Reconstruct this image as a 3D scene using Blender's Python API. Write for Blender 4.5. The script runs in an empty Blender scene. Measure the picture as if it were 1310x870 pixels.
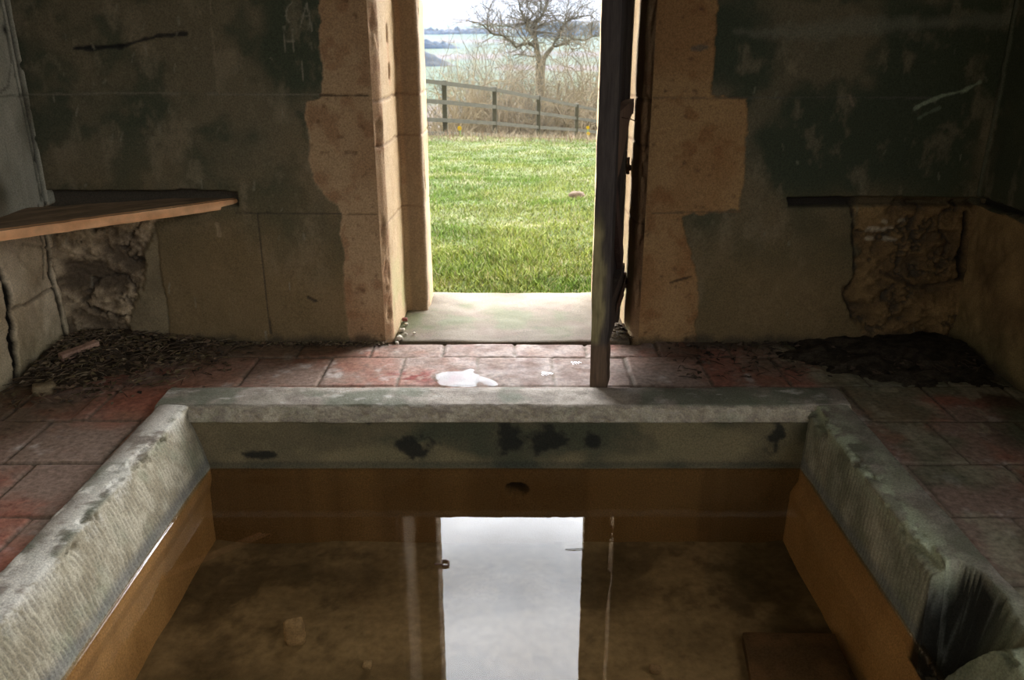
import bpy, math, random
import numpy as np
from mathutils import Vector

random.seed(7)
rng = np.random.default_rng(11)
scene = bpy.context.scene
COL = scene.collection

# ------------------------------------------------------------------ camera numbers (for reading the photo's outlines onto real planes)
W, H, F = 1310.0, 870.0, 1060.0
CAM = np.array([0.0, 0.0, 1.40])
PITCH = math.radians(20.3)
cp, sp = math.cos(PITCH), math.sin(PITCH)


def ray(u, v):
    x = (u - W / 2) / F
    y = -(v - H / 2) / F
    return np.array([x, cp + y * sp, -sp + y * cp])


def on_y(u, v, Y):
    d = ray(u, v)
    return CAM + d * (Y / d[1])


def on_z(u, v, z):
    d = ray(u, v)
    return CAM + d * ((z - CAM[2]) / d[2])


def on_x(u, v, x):
    d = ray(u, v)
    return CAM + d * (x / d[0])


# ------------------------------------------------------------------ numpy noise
def _h(i, j, k, seed):
    n = (i * 374761393 + j * 668265263 + k * 1274126177 + seed * 974711) & 0xFFFFFFFF
    n = ((n ^ (n >> 13)) * 1103515245) & 0xFFFFFFFF
    n = ((n ^ (n >> 16)) * 2246822519) & 0xFFFFFFFF
    n = n ^ (n >> 15)
    return (n & 0xFFFFFF) / float(0xFFFFFF)


def noise3(x, y, z, seed=0):
    x, y, z = np.broadcast_arrays(np.asarray(x, float), np.asarray(y, float), np.asarray(z, float))
    xi, yi, zi = np.floor(x).astype(np.int64), np.floor(y).astype(np.int64), np.floor(z).astype(np.int64)
    fx, fy, fz = x - xi, y - yi, z - zi
    fx, fy, fz = [f * f * f * (f * (f * 6 - 15) + 10) for f in (fx, fy, fz)]
    r = 0.0
    for a in (0, 1):
        for b in (0, 1):
            for c in (0, 1):
                w = (fx if a else 1 - fx) * (fy if b else 1 - fy) * (fz if c else 1 - fz)
                r = r + w * _h(xi + a, yi + b, zi + c, seed)
    return r * 2 - 1


def fbm(x, y, z, s=1.0, octv=4, gain=0.5, seed=0):
    r, a, tot = 0.0, 1.0, 0.0
    for o in range(octv):
        r = r + a * noise3(np.asarray(x) * s, np.asarray(y) * s, np.asarray(z) * s, seed + o * 17)
        tot += a
        a *= gain
        s *= 2.03
    return r / tot


def sstep(a, b, x):
    t = np.clip((x - a) / (b - a), 0, 1)
    return t * t * (3 - 2 * t)


def mixc(c0, c1, t):
    t = np.asarray(t)[..., None]
    return np.asarray(c0) * (1 - t) + np.asarray(c1) * t


def seg_dist(px, pz, pts):
    best = np.full(np.shape(px), 1e9)
    for (ax, az), (bx, bz) in zip(pts[:-1], pts[1:]):
        dx, dz = bx - ax, bz - az
        L = dx * dx + dz * dz + 1e-12
        t = np.clip(((px - ax) * dx + (pz - az) * dz) / L, 0, 1)
        best = np.minimum(best, np.hypot(px - ax - t * dx, pz - az - t * dz))
    return best


def poly_sd(px, pz, poly):
    """signed distance, positive inside"""
    ins = np.zeros(np.shape(px), bool)
    n = len(poly)
    for i in range(n):
        ax, az = poly[i]
        bx, bz = poly[(i + 1) % n]
        c = ((az > pz) != (bz > pz))
        with np.errstate(divide='ignore', invalid='ignore'):
            xx = (bx - ax) * (pz - az) / (bz - az + 1e-12) + ax
        ins ^= c & (px < xx)
    d = seg_dist(px, pz, list(poly) + [poly[0]])
    return np.where(ins, d, -d)


# ------------------------------------------------------------------ mesh helpers
def tag(o, label=None, cat=None, group=None, kind=None):
    if label: o['label'] = label
    if cat: o['category'] = cat
    if group: o['group'] = group
    if kind: o['kind'] = kind
    return o


def empty(name, loc, rz=0.0, **k):
    o = bpy.data.objects.new(name, None)
    o.empty_display_size = 0.1
    o.location = loc
    o.rotation_euler = (0, 0, rz)
    COL.objects.link(o)
    return tag(o, **k)


def mk(name, verts, faces, mat, parent=None, col=None, smooth=True, local=False, fcol=None):
    verts = np.asarray(verts, dtype=np.float64).reshape(-1, 3)
    if parent is not None and not local:
        verts = verts - np.array(parent.location)
    me = bpy.data.meshes.new(name)
    if isinstance(faces, np.ndarray) and faces.ndim == 2:
        m, k = faces.shape
        me.vertices.add(len(verts))
        me.vertices.foreach_set('co', verts.astype(np.float32).ravel())
        me.loops.add(m * k)
        me.loops.foreach_set('vertex_index', faces.astype(np.int32).ravel())
        me.polygons.add(m)
        me.polygons.foreach_set('loop_start', (np.arange(m) * k).astype(np.int32))
        me.polygons.foreach_set('loop_total', np.full(m, k, np.int32))
        me.update(calc_edges=True)
    else:
        me.from_pydata([tuple(v) for v in verts], [], [tuple(f) for f in faces])
        me.update()
    me.validate()
    if smooth:
        me.polygons.foreach_set('use_smooth', [True] * len(me.polygons))
    if col is not None:
        col = np.asarray(col, float).reshape(-1, 3)
        a = me.attributes.new('col', 'FLOAT_COLOR', 'POINT')
        a.data.foreach_set('color', np.concatenate([np.clip(col, 0, 1), np.ones((len(col), 1))], 1).astype(np.float32).ravel())
    if mat: me.materials.append(mat)
    o = bpy.data.objects.new(name, me)
    COL.objects.link(o)
    if parent is not None: o.parent = parent
    return o


def gfaces(nu, nv, off=0, flip=False):
    i, j = np.meshgrid(np.arange(nu - 1), np.arange(nv - 1), indexing='ij')
    a = (i * nv + j).ravel() + off
    b = ((i + 1) * nv + j).ravel() + off
    c = ((i + 1) * nv + j + 1).ravel() + off
    d = (i * nv + j + 1).ravel() + off
    f = np.stack([a, b, c, d], 1)
    return f[:, ::-1] if flip else f


class MB:
    def __init__(s):
        s.v, s.f, s.c = [], [], []
        s.n = 0

    def add(s, v, f, c=None):
        v = np.asarray(v, float).reshape(-1, 3)
        s.v.append(v)
        s.f += [tuple(int(i) + s.n for i in q) for q in f]
        if c is not None:
            s.c.append(np.broadcast_to(np.asarray(c, float), v.shape))
        s.n += len(v)

    def build(s, name, mat, parent=None, smooth=True, local=False):
        return mk(name, np.concatenate(s.v), s.f, mat, parent, np.concatenate(s.c) if s.c else None, smooth, local)


def tube(pts, rad, sides=6, cap=True):
    pts = np.asarray(pts, float)
    n = len(pts)
    rad = np.broadcast_to(np.asarray(rad, float), (n,))
    V, Fc = [], []
    prev = None
    for i in range(n):
        d = pts[min(i + 1, n - 1)] - pts[max(i - 1, 0)]
        d = d / (np.linalg.norm(d) + 1e-9)
        a = np.array([0, 0, 1.0]) if abs(d[2]) < .9 else np.array([1.0, 0, 0])
        if prev is not None: a = prev
        x = np.cross(d, a); x /= np.linalg.norm(x) + 1e-9
        y = np.cross(x, d)
        prev = y if np.linalg.norm(np.cross(d, y)) > .1 else None
        for k in range(sides):
            t = 2 * math.pi * k / sides
            V.append(pts[i] + rad[i] * (math.cos(t) * x + math.sin(t) * y))
    for i in range(n - 1):
        for k in range(sides):
            k2 = (k + 1) % sides
            Fc.append((i * sides + k, i * sides + k2, (i + 1) * sides + k2, (i + 1) * sides + k))
    if cap:
        Fc.append(tuple(range(sides))[::-1])
        Fc.append(tuple((n - 1) * sides + k for k in range(sides)))
    return np.array(V), Fc


def sphere_pts(nu=12, nv=9):
    V, Fc = [], []
    for j in range(nv + 1):
        th = math.pi * j / nv
        for i in range(nu):
            ph = 2 * math.pi * i / nu
            V.append((math.sin(th) * math.cos(ph), math.sin(th) * math.sin(ph), math.cos(th)))
    for j in range(nv):
        for i in range(nu):
            i2 = (i + 1) % nu
            Fc.append((j * nu + i, (j + 1) * nu + i, (j + 1) * nu + i2, j * nu + i2))
    return np.array(V), Fc


def rock_vf(c, size, seed, amp=.3, boxy=.6, nu=16, nv=12, rot=0.0):
    V, Fc = sphere_pts(nu, nv)
    sgn, a = np.sign(V), np.abs(V)
    m = a.max(1, keepdims=True)
    V = V * (1 - boxy) + (V / m) * boxy * .8
    nz = fbm(V[:, 0], V[:, 1], V[:, 2], 1.6, 3, seed=seed)
    V = V * (1 + amp * nz[:, None]) * np.asarray(size)
    cr, sr = math.cos(rot), math.sin(rot)
    V = np.stack([V[:, 0] * cr - V[:, 1] * sr, V[:, 0] * sr + V[:, 1] * cr, V[:, 2]], 1)
    return V + np.asarray(c), Fc


def slab_vf(x0, x1, y0, y1, z0, z1, step=.02, amp=.002, rnd=.006, seed=0, fn=None):
    """rounded, slightly rough block in local axes: six gridded faces welded at their borders by identical coordinates"""
    V, Fc = [], []
    n = 0
    L = np.array([x1 - x0, y1 - y0, z1 - z0])
    lo = np.array([x0, y0, z0])
    for ax in range(3):
        b, c = [(1, 2), (2, 0), (0, 1)][ax]
        nb, nc = max(2, int(L[b] / step) + 1), max(2, int(L[c] / step) + 1)
        nb, nc = min(nb, 160), min(nc, 160)
        for side in (0, 1):
            tb, tc = np.meshgrid(np.linspace(0, 1, nb), np.linspace(0, 1, nc), indexing='ij')
            P = np.zeros((nb, nc, 3))
            P[..., b] = lo[b] + tb * L[b]
            P[..., c] = lo[c] + tc * L[c]
            P[..., ax] = lo[ax] + side * L[ax]
            V.append(P.reshape(-1, 3))
            Fc.append(gfaces(nb, nc, n, flip=(side == 0)))
            n += nb * nc
    V = np.concatenate(V)
    cen = lo + L / 2
    hl = L / 2 - min(rnd, L.min() / 2.01)
    r = min(rnd, L.min() / 2.01)
    core = np.clip(V - cen, -hl, hl)
    d = (V - cen) - core
    nn = np.linalg.norm(d, axis=1, keepdims=True)
    nrm = d / np.maximum(nn, 1e-9)
    V = cen + core + nrm * r
    nz = fbm(V[:, 0], V[:, 1], V[:, 2], 9, 4, seed=seed)
    V = V + nrm * (nz * amp)[:, None]
    if fn is not None: V = fn(V)
    return V, np.concatenate(Fc)


# ------------------------------------------------------------------ materials
def nodes(name):
    m = bpy.data.materials.new(name)
    m.use_nodes = True
    nt = m.node_tree
    nt.nodes.clear()
    return m, nt, nt.nodes, nt.links


def surf(name, rough=.85, bump=.4, bscale=60, vary=.35, vscale=40, spec=.3, base=None, bdist=.004, stretch=None, wave=None, rvar=.0):
    """principled surface: base colour from the mesh's own albedo attribute (or 'base'), broken up by fine noise, with noise relief"""
    m, nt, N, L = nodes(name)
    out = N.new('ShaderNodeOutputMaterial')
    b = N.new('ShaderNodeBsdfPrincipled')
    b.inputs['Roughness'].default_value = rough
    b.inputs['Specular IOR Level'].default_value = spec
    L.new(b.outputs[0], out.inputs[0])
    tc = N.new('ShaderNodeTexCoord')
    mp = N.new('ShaderNodeMapping')
    if stretch: mp.inputs['Scale'].default_value = stretch
    L.new(tc.outputs['Object'], mp.inputs[0])
    n1 = N.new('ShaderNodeTexNoise')
    n1.inputs['Scale'].default_value = vscale
    n1.inputs['Detail'].default_value = 6
    n1.inputs['Roughness'].default_value = .65
    L.new(mp.outputs[0], n1.inputs['Vector'])
    mr = N.new('ShaderNodeMapRange')
    mr.inputs['From Min'].default_value = .25
    mr.inputs['From Max'].default_value = .75
    mr.inputs['To Min'].default_value = 1 - vary
    mr.inputs['To Max'].default_value = 1 + vary
    L.new(n1.outputs['Fac'], mr.inputs['Value'])
    mul = N.new('ShaderNodeVectorMath')
    mul.operation = 'SCALE'
    if base is None:
        at = N.new('ShaderNodeAttribute')
        at.attribute_name = 'col'
        L.new(at.outputs['Color'], mul.inputs[0])
    else:
        mul.inputs[0].default_value = base
    L.new(mr.outputs[0], mul.inputs['Scale'])
    L.new(mul.outputs[0], b.inputs['Base Color'])
    if rvar:
        r2 = N.new('ShaderNodeMapRange')
        r2.inputs['From Min'].default_value = .3
        r2.inputs['From Max'].default_value = .7
        r2.inputs['To Min'].default_value = rough - rvar
        r2.inputs['To Max'].default_value = min(1, rough + rvar)
        n3 = N.new('ShaderNodeTexNoise')
        n3.inputs['Scale'].default_value = 9
        n3.inputs['Detail'].default_value = 5
        L.new(tc.outputs['Object'], n3.inputs['Vector'])
        L.new(n3.outputs['Fac'], r2.inputs['Value'])
        L.new(r2.outputs[0], b.inputs['Roughness'])
    n2 = N.new('ShaderNodeTexNoise')
    n2.inputs['Scale'].default_value = bscale
    n2.inputs['Detail'].default_value = 8
    n2.inputs['Roughness'].default_value = .7
    L.new(mp.outputs[0], n2.inputs['Vector'])
    h = n2.outputs['Fac']
    if wave:
        wv = N.new('ShaderNodeTexWave')
        wv.wave_type = 'BANDS'
        wv.bands_direction = wave[0]
        wv.inputs['Scale'].default_value = wave[1]
        wv.inputs['Distortion'].default_value = 6
        wv.inputs['Detail'].default_value = 3
        wv.inputs['Detail Scale'].default_value = 1.2
        L.new(tc.outputs['Object'], wv.inputs['Vector'])
        ad = N.new('ShaderNodeMath')
        ad.operation = 'MULTIPLY_ADD'
        ad.inputs[1].default_value = wave[2]
        L.new(wv.outputs['Fac'], ad.inputs[0])
        L.new(h, ad.inputs[2])
        h = ad.outputs[0]
    bp = N.new('ShaderNodeBump')
    bp.inputs['Strength'].default_value = bump
    bp.inputs['Distance'].default_value = bdist
    L.new(h, bp.inputs['Height'])
    L.new(bp.outputs[0], b.inputs['Normal'])
    return m


M = {}
M['plaster'] = surf('plaster and stone', .85, .7, 130, .42, 150, .2)
M['stone'] = surf('weathered stone', .85, .7, 130, .38, 130, .2)
M['kerb'] = surf('kerb stone', .85, .8, 160, .45, 170, .2, bdist=.004)
M['tile'] = surf('clay floor tile', .78, .6, 90, .5, 45, .12, rvar=.15)
M['dirt'] = surf('dirt', .95, 1.0, 120, .45, 80, .1, bdist=.008)
M['sand'] = surf('sediment', .9, .5, 60, .3, 30, .1)
M['wood'] = surf('sawn wood', .8, .5, 40, .4, 12, .25, stretch=(1, 1, 1), bdist=.003)
M['doorwood'] = surf('weathered door wood', .75, .6, 30, .45, 14, .3, stretch=(6, 6, .6), bdist=.003)
M['plank'] = surf('bench plank wood', .75, .5, 25, .3, 10, .3, stretch=(1, 1, 1), bdist=.003)
M['fence'] = surf('fence timber', .85, .5, 30, .3, 8, .2, base=(.040, .037, .023))
M['bark'] = surf('oak bark', .9, .5, 20, .3, 4, .1)
M['twig'] = surf('bare twigs', .9, .2, 20, .3, 2, .1)
M['iron'] = surf('rusted iron', .7, .6, 120, .5, 60, .5, base=(.10, .05, .03))
M['lead'] = surf('old lead sheet', .5, .5, 60, .3, 40, .5, base=(.16, .165, .16))
M['grassblade'] = surf('grass blade', .8, .0, 20, .2, 3, .08)
M['ground'] = surf('turf', .95, .6, 30, .35, 12, .1)
M['far'] = surf('far fields', .95, .0, 1, .2, .02, .05)
M['leaf'] = surf('dead leaf', .8, .2, 60, .4, 30, .2)


def water_mat(name, tint, ior, ripple, rscale, gloss_tint=(1, 1, 1)):
    m, nt, N, L = nodes(name)
    out = N.new('ShaderNodeOutputMaterial')
    mx = N.new('ShaderNodeMixShader')
    tr = N.new('ShaderNodeBsdfTransparent')
    tr.inputs[0].default_value = (*tint, 1)
    gl = N.new('ShaderNodeBsdfGlossy')
    gl.inputs['Roughness'].default_value = 0.0
    gl.inputs['Color'].default_value = (*gloss_tint, 1)      # reflection tint, greyed on the puddle to dim its sky glare
    ge = N.new('ShaderNodeNewGeometry')
    dp = N.new('ShaderNodeVectorMath'); dp.operation = 'DOT_PRODUCT'

    def mth(op, a, b=None):
        q = N.new('ShaderNodeMath'); q.operation = op
        for i, x in enumerate((a, b)):
            if x is None: continue
            if isinstance(x, (int, float)): q.inputs[i].default_value = x
            else: L.new(x, q.inputs[i])
        return q.outputs[0]
    f0 = ((ior - 1) / (ior + 1)) ** 2        # Schlick reflectance, the same seen from above and from below
    tc = N.new('ShaderNodeTexCoord')
    nz = N.new('ShaderNodeTexNoise')
    nz.inputs['Scale'].default_value = rscale
    nz.inputs['Detail'].default_value = 2
    bp = N.new('ShaderNodeBump')
    bp.inputs['Strength'].default_value = ripple
    bp.inputs['Distance'].default_value = .01
    L.new(tc.outputs['Object'], nz.inputs['Vector'])
    L.new(nz.outputs['Fac'], bp.inputs['Height'])
    L.new(bp.outputs[0], gl.inputs['Normal'])
    L.new(ge.outputs['Incoming'], dp.inputs[0])
    L.new(bp.outputs[0], dp.inputs[1])
    fr = mth('ADD', f0, mth('MULTIPLY', 1 - f0, mth('POWER', mth('SUBTRACT', 1.0, mth('MINIMUM', mth('ABSOLUTE', dp.outputs['Value']), 1.0)), 5.0)))
    L.new(fr, mx.inputs[0])
    L.new(tr.outputs[0], mx.inputs[1])
    L.new(gl.outputs[0], mx.inputs[2])
    L.new(mx.outputs[0], out.inputs[0])
    return m


M['water'] = water_mat('bath water', (.86, .74, .57), 1.47, .014, 6.0)
M['puddle'] = water_mat('puddle water', (.9, .88, .86), 1.33, .02, 20, (.17, .18, .19))

# ------------------------------------------------------------------ room dimensions
D = 3.75            # inner face of the door wall
XW = 2.10           # side walls
ZC = 3.05           # ceiling
REAR = -1.30
ZL = 2.52           # lintel
ZW = -.206          # water level
RIM = .05
PLAS = np.array([.105, .105, .078])
STONE = np.array([.42, .30, .175])


def plaster_colour(a, b, z, seed):
    """dark, damp, algae-mottled render; a = across, b = the wall's own depth axis"""
    n1 = fbm(a, b, z, 2.2, 4, seed=seed)
    n2 = fbm(a, b, z, 7.0, 4, seed=seed + 3)
    n3 = fbm(a * 1.5, b, z * .9, 6.0, 5, gain=.65, seed=seed + 8)
    c = mixc((.122, .104, .066), (.046, .055, .035), sstep(-.22, .28, n1))
    c = mixc(c, (.045, .055, .035), sstep(-.05, .4, n2) * .7)
    c = mixc(c, (.20, .165, .11), sstep(.1, .5, n3) * .5)
    c = mixc(c, (.175, .118, .055), sstep(1.0, .1, z + .35 * n1 + .1 * n3) * .75)          # warm, washed base course
    return c * 1.25


def stone_colour(a, b, z, seed):
    n1 = fbm(a, b, z, 3.5, 4, seed=seed)
    n2 = fbm(a, b, z, 14, 4, seed=seed + 5)
    c = mixc((.33, .205, .11), (.39, .27, .155), sstep(-.3, .4, n1))
    c = mixc(c, (.25, .13, .065), sstep(.05, .5, n2) * .6)
    return c


# ================================================================== DOOR WALL
def px_poly(pts, Y=D):
    return [(on_y(u, v, Y)[0], on_y(u, v, Y)[2]) for u, v in pts]


zs = np.concatenate([np.arange(-.06, 1.66, .006), np.arange(1.7, ZC + .05, .05)])
wb_v, wb_f, wb_c = [], [], []
wb_n = 0

L_stone = px_poly([(408, -900), (409, 0), (411, 60), (412, 118), (410, 126), (392, 130), (389, 150), (393, 165), (398, 182), (396, 205), (404, 235), (418, 252),
                   (432, 263), (437, 275), (435, 300), (443, 330), (440, 370), (444, 405), (448, 460), (520, 460), (520, -900)])
L_rub = px_poly([(60, 290), (130, 290), (215, 262), (204, 283), (194, 303), (182, 327), (183, 357), (178, 380), (172, 392), (168, 415), (160, 460), (60, 460)])
L_mid = px_poly([(150, 290), (200, 285), (203, 310), (207, 345), (213, 385), (221, 440), (222, 460), (120, 460)])
R_stone = px_poly([(917, -900), (917, 0), (915, 60), (910, 122), (935, 124), (953, 127), (957, 140), (953, 200), (948, 255), (944, 268), (872, 276), (873, 290),
                   (882, 318), (890, 345), (894, 372), (893, 395), (888, 415), (893, 460), (800, 460), (800, -900)])
R_rub = px_poly([(1092, 262), (1264, 258), (1330, 258), (1330, 470), (1110, 470), (1120, 445), (1100, 425), (1082, 395), (1079, 375), (1092, 350), (1099, 325), (1096, 290)])


def door_wall_side(xs, left):
    X, Z = np.meshgrid(xs, zs, indexing='ij')
    n_edge = fbm(X, 0 * X, Z, 22, 4, seed=41) * .012
    st = poly_sd(X, Z, L_stone if left else R_stone) + n_edge
    rb = poly_sd(X, Z, L_rub if left else R_rub) + n_edge * 2.5
    a_st, a_rb = sstep(-.003, .003, st), sstep(-.012, .02, rb)
    # relief, positive = toward the room
    relief = .008 * (1 - a_st) + fbm(X, 0 * X, Z, 6, 4, seed=5) * .0035 + fbm(X, 0 * X, Z, 40, 3, seed=6) * .0009
    pits = sstep(.45, .75, fbm(X, 0 * X, Z, 30, 3, seed=9))
    relief -= a_st * pits * .006
    lumps = fbm(X * 1.0, 0 * X, Z * 1.3, 5, 7, gain=.62, seed=13)
    ridge = 1 - np.abs(fbm(X, 0 * X, Z, 4.2, 6, gain=.6, seed=15)) * 3.0
    cracks = sstep(.80, .98, ridge)
    relief -= a_rb * (.030 - lumps * .055 + cracks * .02)
    c = plaster_colour(X, X * 0, Z, 60 if left else 90)
    sc = stone_colour(X, X * 0, Z, 20 if left else 27) * (np.array([1, 1, 1]) if left else np.array([.98, .86, .68]))
    sc = mixc(sc, (.16, .09, .05), pits * .7)
    c = mixc(c, sc, a_st)
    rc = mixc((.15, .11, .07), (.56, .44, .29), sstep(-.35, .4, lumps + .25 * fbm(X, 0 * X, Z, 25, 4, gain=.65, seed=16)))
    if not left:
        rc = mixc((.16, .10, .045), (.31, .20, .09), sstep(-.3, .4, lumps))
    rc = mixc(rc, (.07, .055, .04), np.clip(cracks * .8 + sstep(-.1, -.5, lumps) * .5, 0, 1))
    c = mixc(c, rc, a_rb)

    def line(pts, w, colr, amt, depth=0.0):
        nonlocal c, relief
        d = seg_dist(X, Z, px_poly(pts)) + fbm(X, 0 * X, Z, 30, 2, seed=3) * w * .6
        k = sstep(w, w * .35, d)
        c = mixc(c, colr, k * amt)
        relief = relief - k * depth

    if left:
        mid = poly_sd(X, Z, L_mid) + n_edge
        a_mid = sstep(-.004, .004, mid) * (1 - a_rb)
        relief -= a_mid * .010
        c = mixc(c, mixc((.25, .20, .12), (.19, .15, .09), sstep(-.3, .3, lumps)), a_mid)
        line([(30, 121), (160, 119), (410, 121)], .005, (.19, .17, .13), .75, .002)
        line([(266, -60), (272, 40), (281, 120)], .005, (.22, .18, .12), .8, .002)
        line([(302, 272), (437, 273)], .004, (.05, .04, .03), .7, .003)
        line([(330, 273), (338, 350), (347, 426)], .005, (.05, .04, .03), .8, .003)
        line([(410, 122), (470, 122)], .006, (.08, .05, .03), .9, .006)
        line([(437, 274), (482, 274)], .004, (.14, .09, .05), .8, .003)
        line([(96, 62), (130, 60), (160, 58), (180, 52), (205, 46), (238, 43)], .011, (.018, .018, .018), .85, .004)
        line([(100, 62), (125, 61), (155, 59)], .017, (.018, .018, .018), .8, .004)
        # old scratched letters
        for pts in ([(374, 3), (368, 10), (366, 20), (370, 28)], [(384, 36), (393, 4)], [(393, 4), (400, 40)], [(388, 21), (399, 21)],
                    [(364, 34), (365, 66)], [(375, 38), (376, 66)], [(364, 52), (376, 53)], [(387, 75), (388, 106)]):
            line(pts, .0045, (.25, .23, .18), .75, .001)
        for q in range(46):
            u, v = random.uniform(60, 405), random.uniform(5, 430)
            ln = random.uniform(2, 14)
            line([(u, v), (u + random.uniform(-3, 3), v + ln)], .0055, (.27, .25, .19), random.uniform(.25, .7), .0)
        line([(278, 286), (281, 300)], .014, (.33, .25, .15), .7, .002)
        line([(395, 380), (403, 384)], .011, (.03, .025, .02), .8, .004)
        # slot cut in the wall for the corner seat
        sl = poly_sd(X, Z, px_poly([(60, 244), (222, 244), (232, 242), (304, 245), (305, 263), (220, 266), (60, 285)])) + n_edge * .4
        k = sstep(-.004, .004, sl)
        relief = relief - k * .055
        c = mixc(c, (.075, .062, .045), k)
    else:
        line([(910, 125), (1190, 125)], .005, (.11, .11, .09), .6, .002)
        line([(836, 125), (955, 126)], .005, (.20, .13, .075), .7, .003)
        line([(834, 273), (946, 270)], .005, (.17, .11, .06), .8, .003)
        band = poly_sd(X, Z, px_poly([(940, 40), (1010, 34), (1100, 20), (1200, 22), (1330, 5), (1330, 40), (1230, 36), (1120, 44), (1040, 52), (965, 50)])) + n_edge * 2
        c = mixc(c, (.20, .195, .15), sstep(-.02, .03, band) * .55)
        line([(1170, 138), (1205, 122), (1232, 116), (1252, 105)], .010, (.30, .36, .26), .8, .001)
        line([(1175, 150), (1200, 138)], .012, (.20, .25, .17), .5)
        line([(1086, 122), (1090, 134)], .010, (.24, .18, .13), .7)
        line([(1090, 262), (1092, 310), (1094, 355), (1081, 380), (1090, 400)], .012, (.03, .025, .02), .8, .015)
        line([(1240, 275), (1236, 320), (1232, 360)], .016, (.02, .016, .012), .9, .03)
        line([(1232, 360), (1180, 372), (1130, 350)], .012, (.05, .035, .025), .6, .012)
        line([(858, 362), (884, 354)], .010, (.06, .035, .02), .85, .004)
        line([(886, 62), (904, 60)], .016, (.13, .115, .09), .75, .002)
        for q in range(10):
            u = random.uniform(1105, 1165); v = random.uniform(278, 310)
            line([(u, v), (u + random.uniform(4, 14), v + random.uniform(-2, 2))], .012, (.50, .43, .32), .6, -.004)
        for q in range(26):
            u, v = random.uniform(960, 1270), random.uniform(5, 430)
            line([(u, v), (u + random.uniform(-2, 2), v + random.uniform(2, 10))], .0055, (.24, .24, .17), random.uniform(.2, .6), .0)
        sl = poly_sd(X, Z, px_poly([(1007, 253), (1100, 251), (1264, 254), (1330, 256), (1330, 268), (1264, 264), (1100, 264), (1009, 265)])) + n_edge * .4
        k = sstep(-.004, .004, sl)
        relief = relief - k * .05
        c = mixc(c, mixc((.03, .025, .02), (.12, .09, .05), sstep(on_y(1085, 258, D)[0], on_y(1110, 258, D)[0], X)), k)
    # edges stay on the true corner so that jambs and side walls meet
    fade = sstep(.0, .03, np.abs(np.abs(X) - .61)) * sstep(-.03, .0, (XW - np.abs(X)) + .02)
    Yp = D - relief * fade
    # dirt-blackened foot of the wall
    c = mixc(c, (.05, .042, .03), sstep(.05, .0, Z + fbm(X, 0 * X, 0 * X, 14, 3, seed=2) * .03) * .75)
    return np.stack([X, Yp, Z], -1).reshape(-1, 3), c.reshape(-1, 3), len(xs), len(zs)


for left in (True, False):
    xs = np.linspace(-XW - .09, -.61, 262) if left else np.linspace(.61, XW + .09, 262)
    v, c, a, b = door_wall_side(xs, left)
    wb_v.append(v); wb_c.append(c); wb_f.append(gfaces(a, b, wb_n)); wb_n += len(v)
# wall over the lintel
xs = np.linspace(-.61, .61, 20); z2 = np.linspace(ZL, ZC + .05, 10)
X, Z = np.meshgrid(xs, z2, indexing='ij')
v = np.stack([X, 0 * X + D, Z], -1).reshape(-1, 3)
wb_v.append(v); wb_c.append(stone_colour(X, 0 * X, Z, 20).reshape(-1, 3)); wb_f.append(gfaces(20, 10, wb_n)); wb_n += len(v)
wall_back = mk('wall_back', np.concatenate(wb_v), np.concatenate(wb_f), M['plaster'], col=np.concatenate(wb_c))
tag(wall_back, kind='structure', label='dark mildewed door wall with bare tan stones round the doorway')


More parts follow.
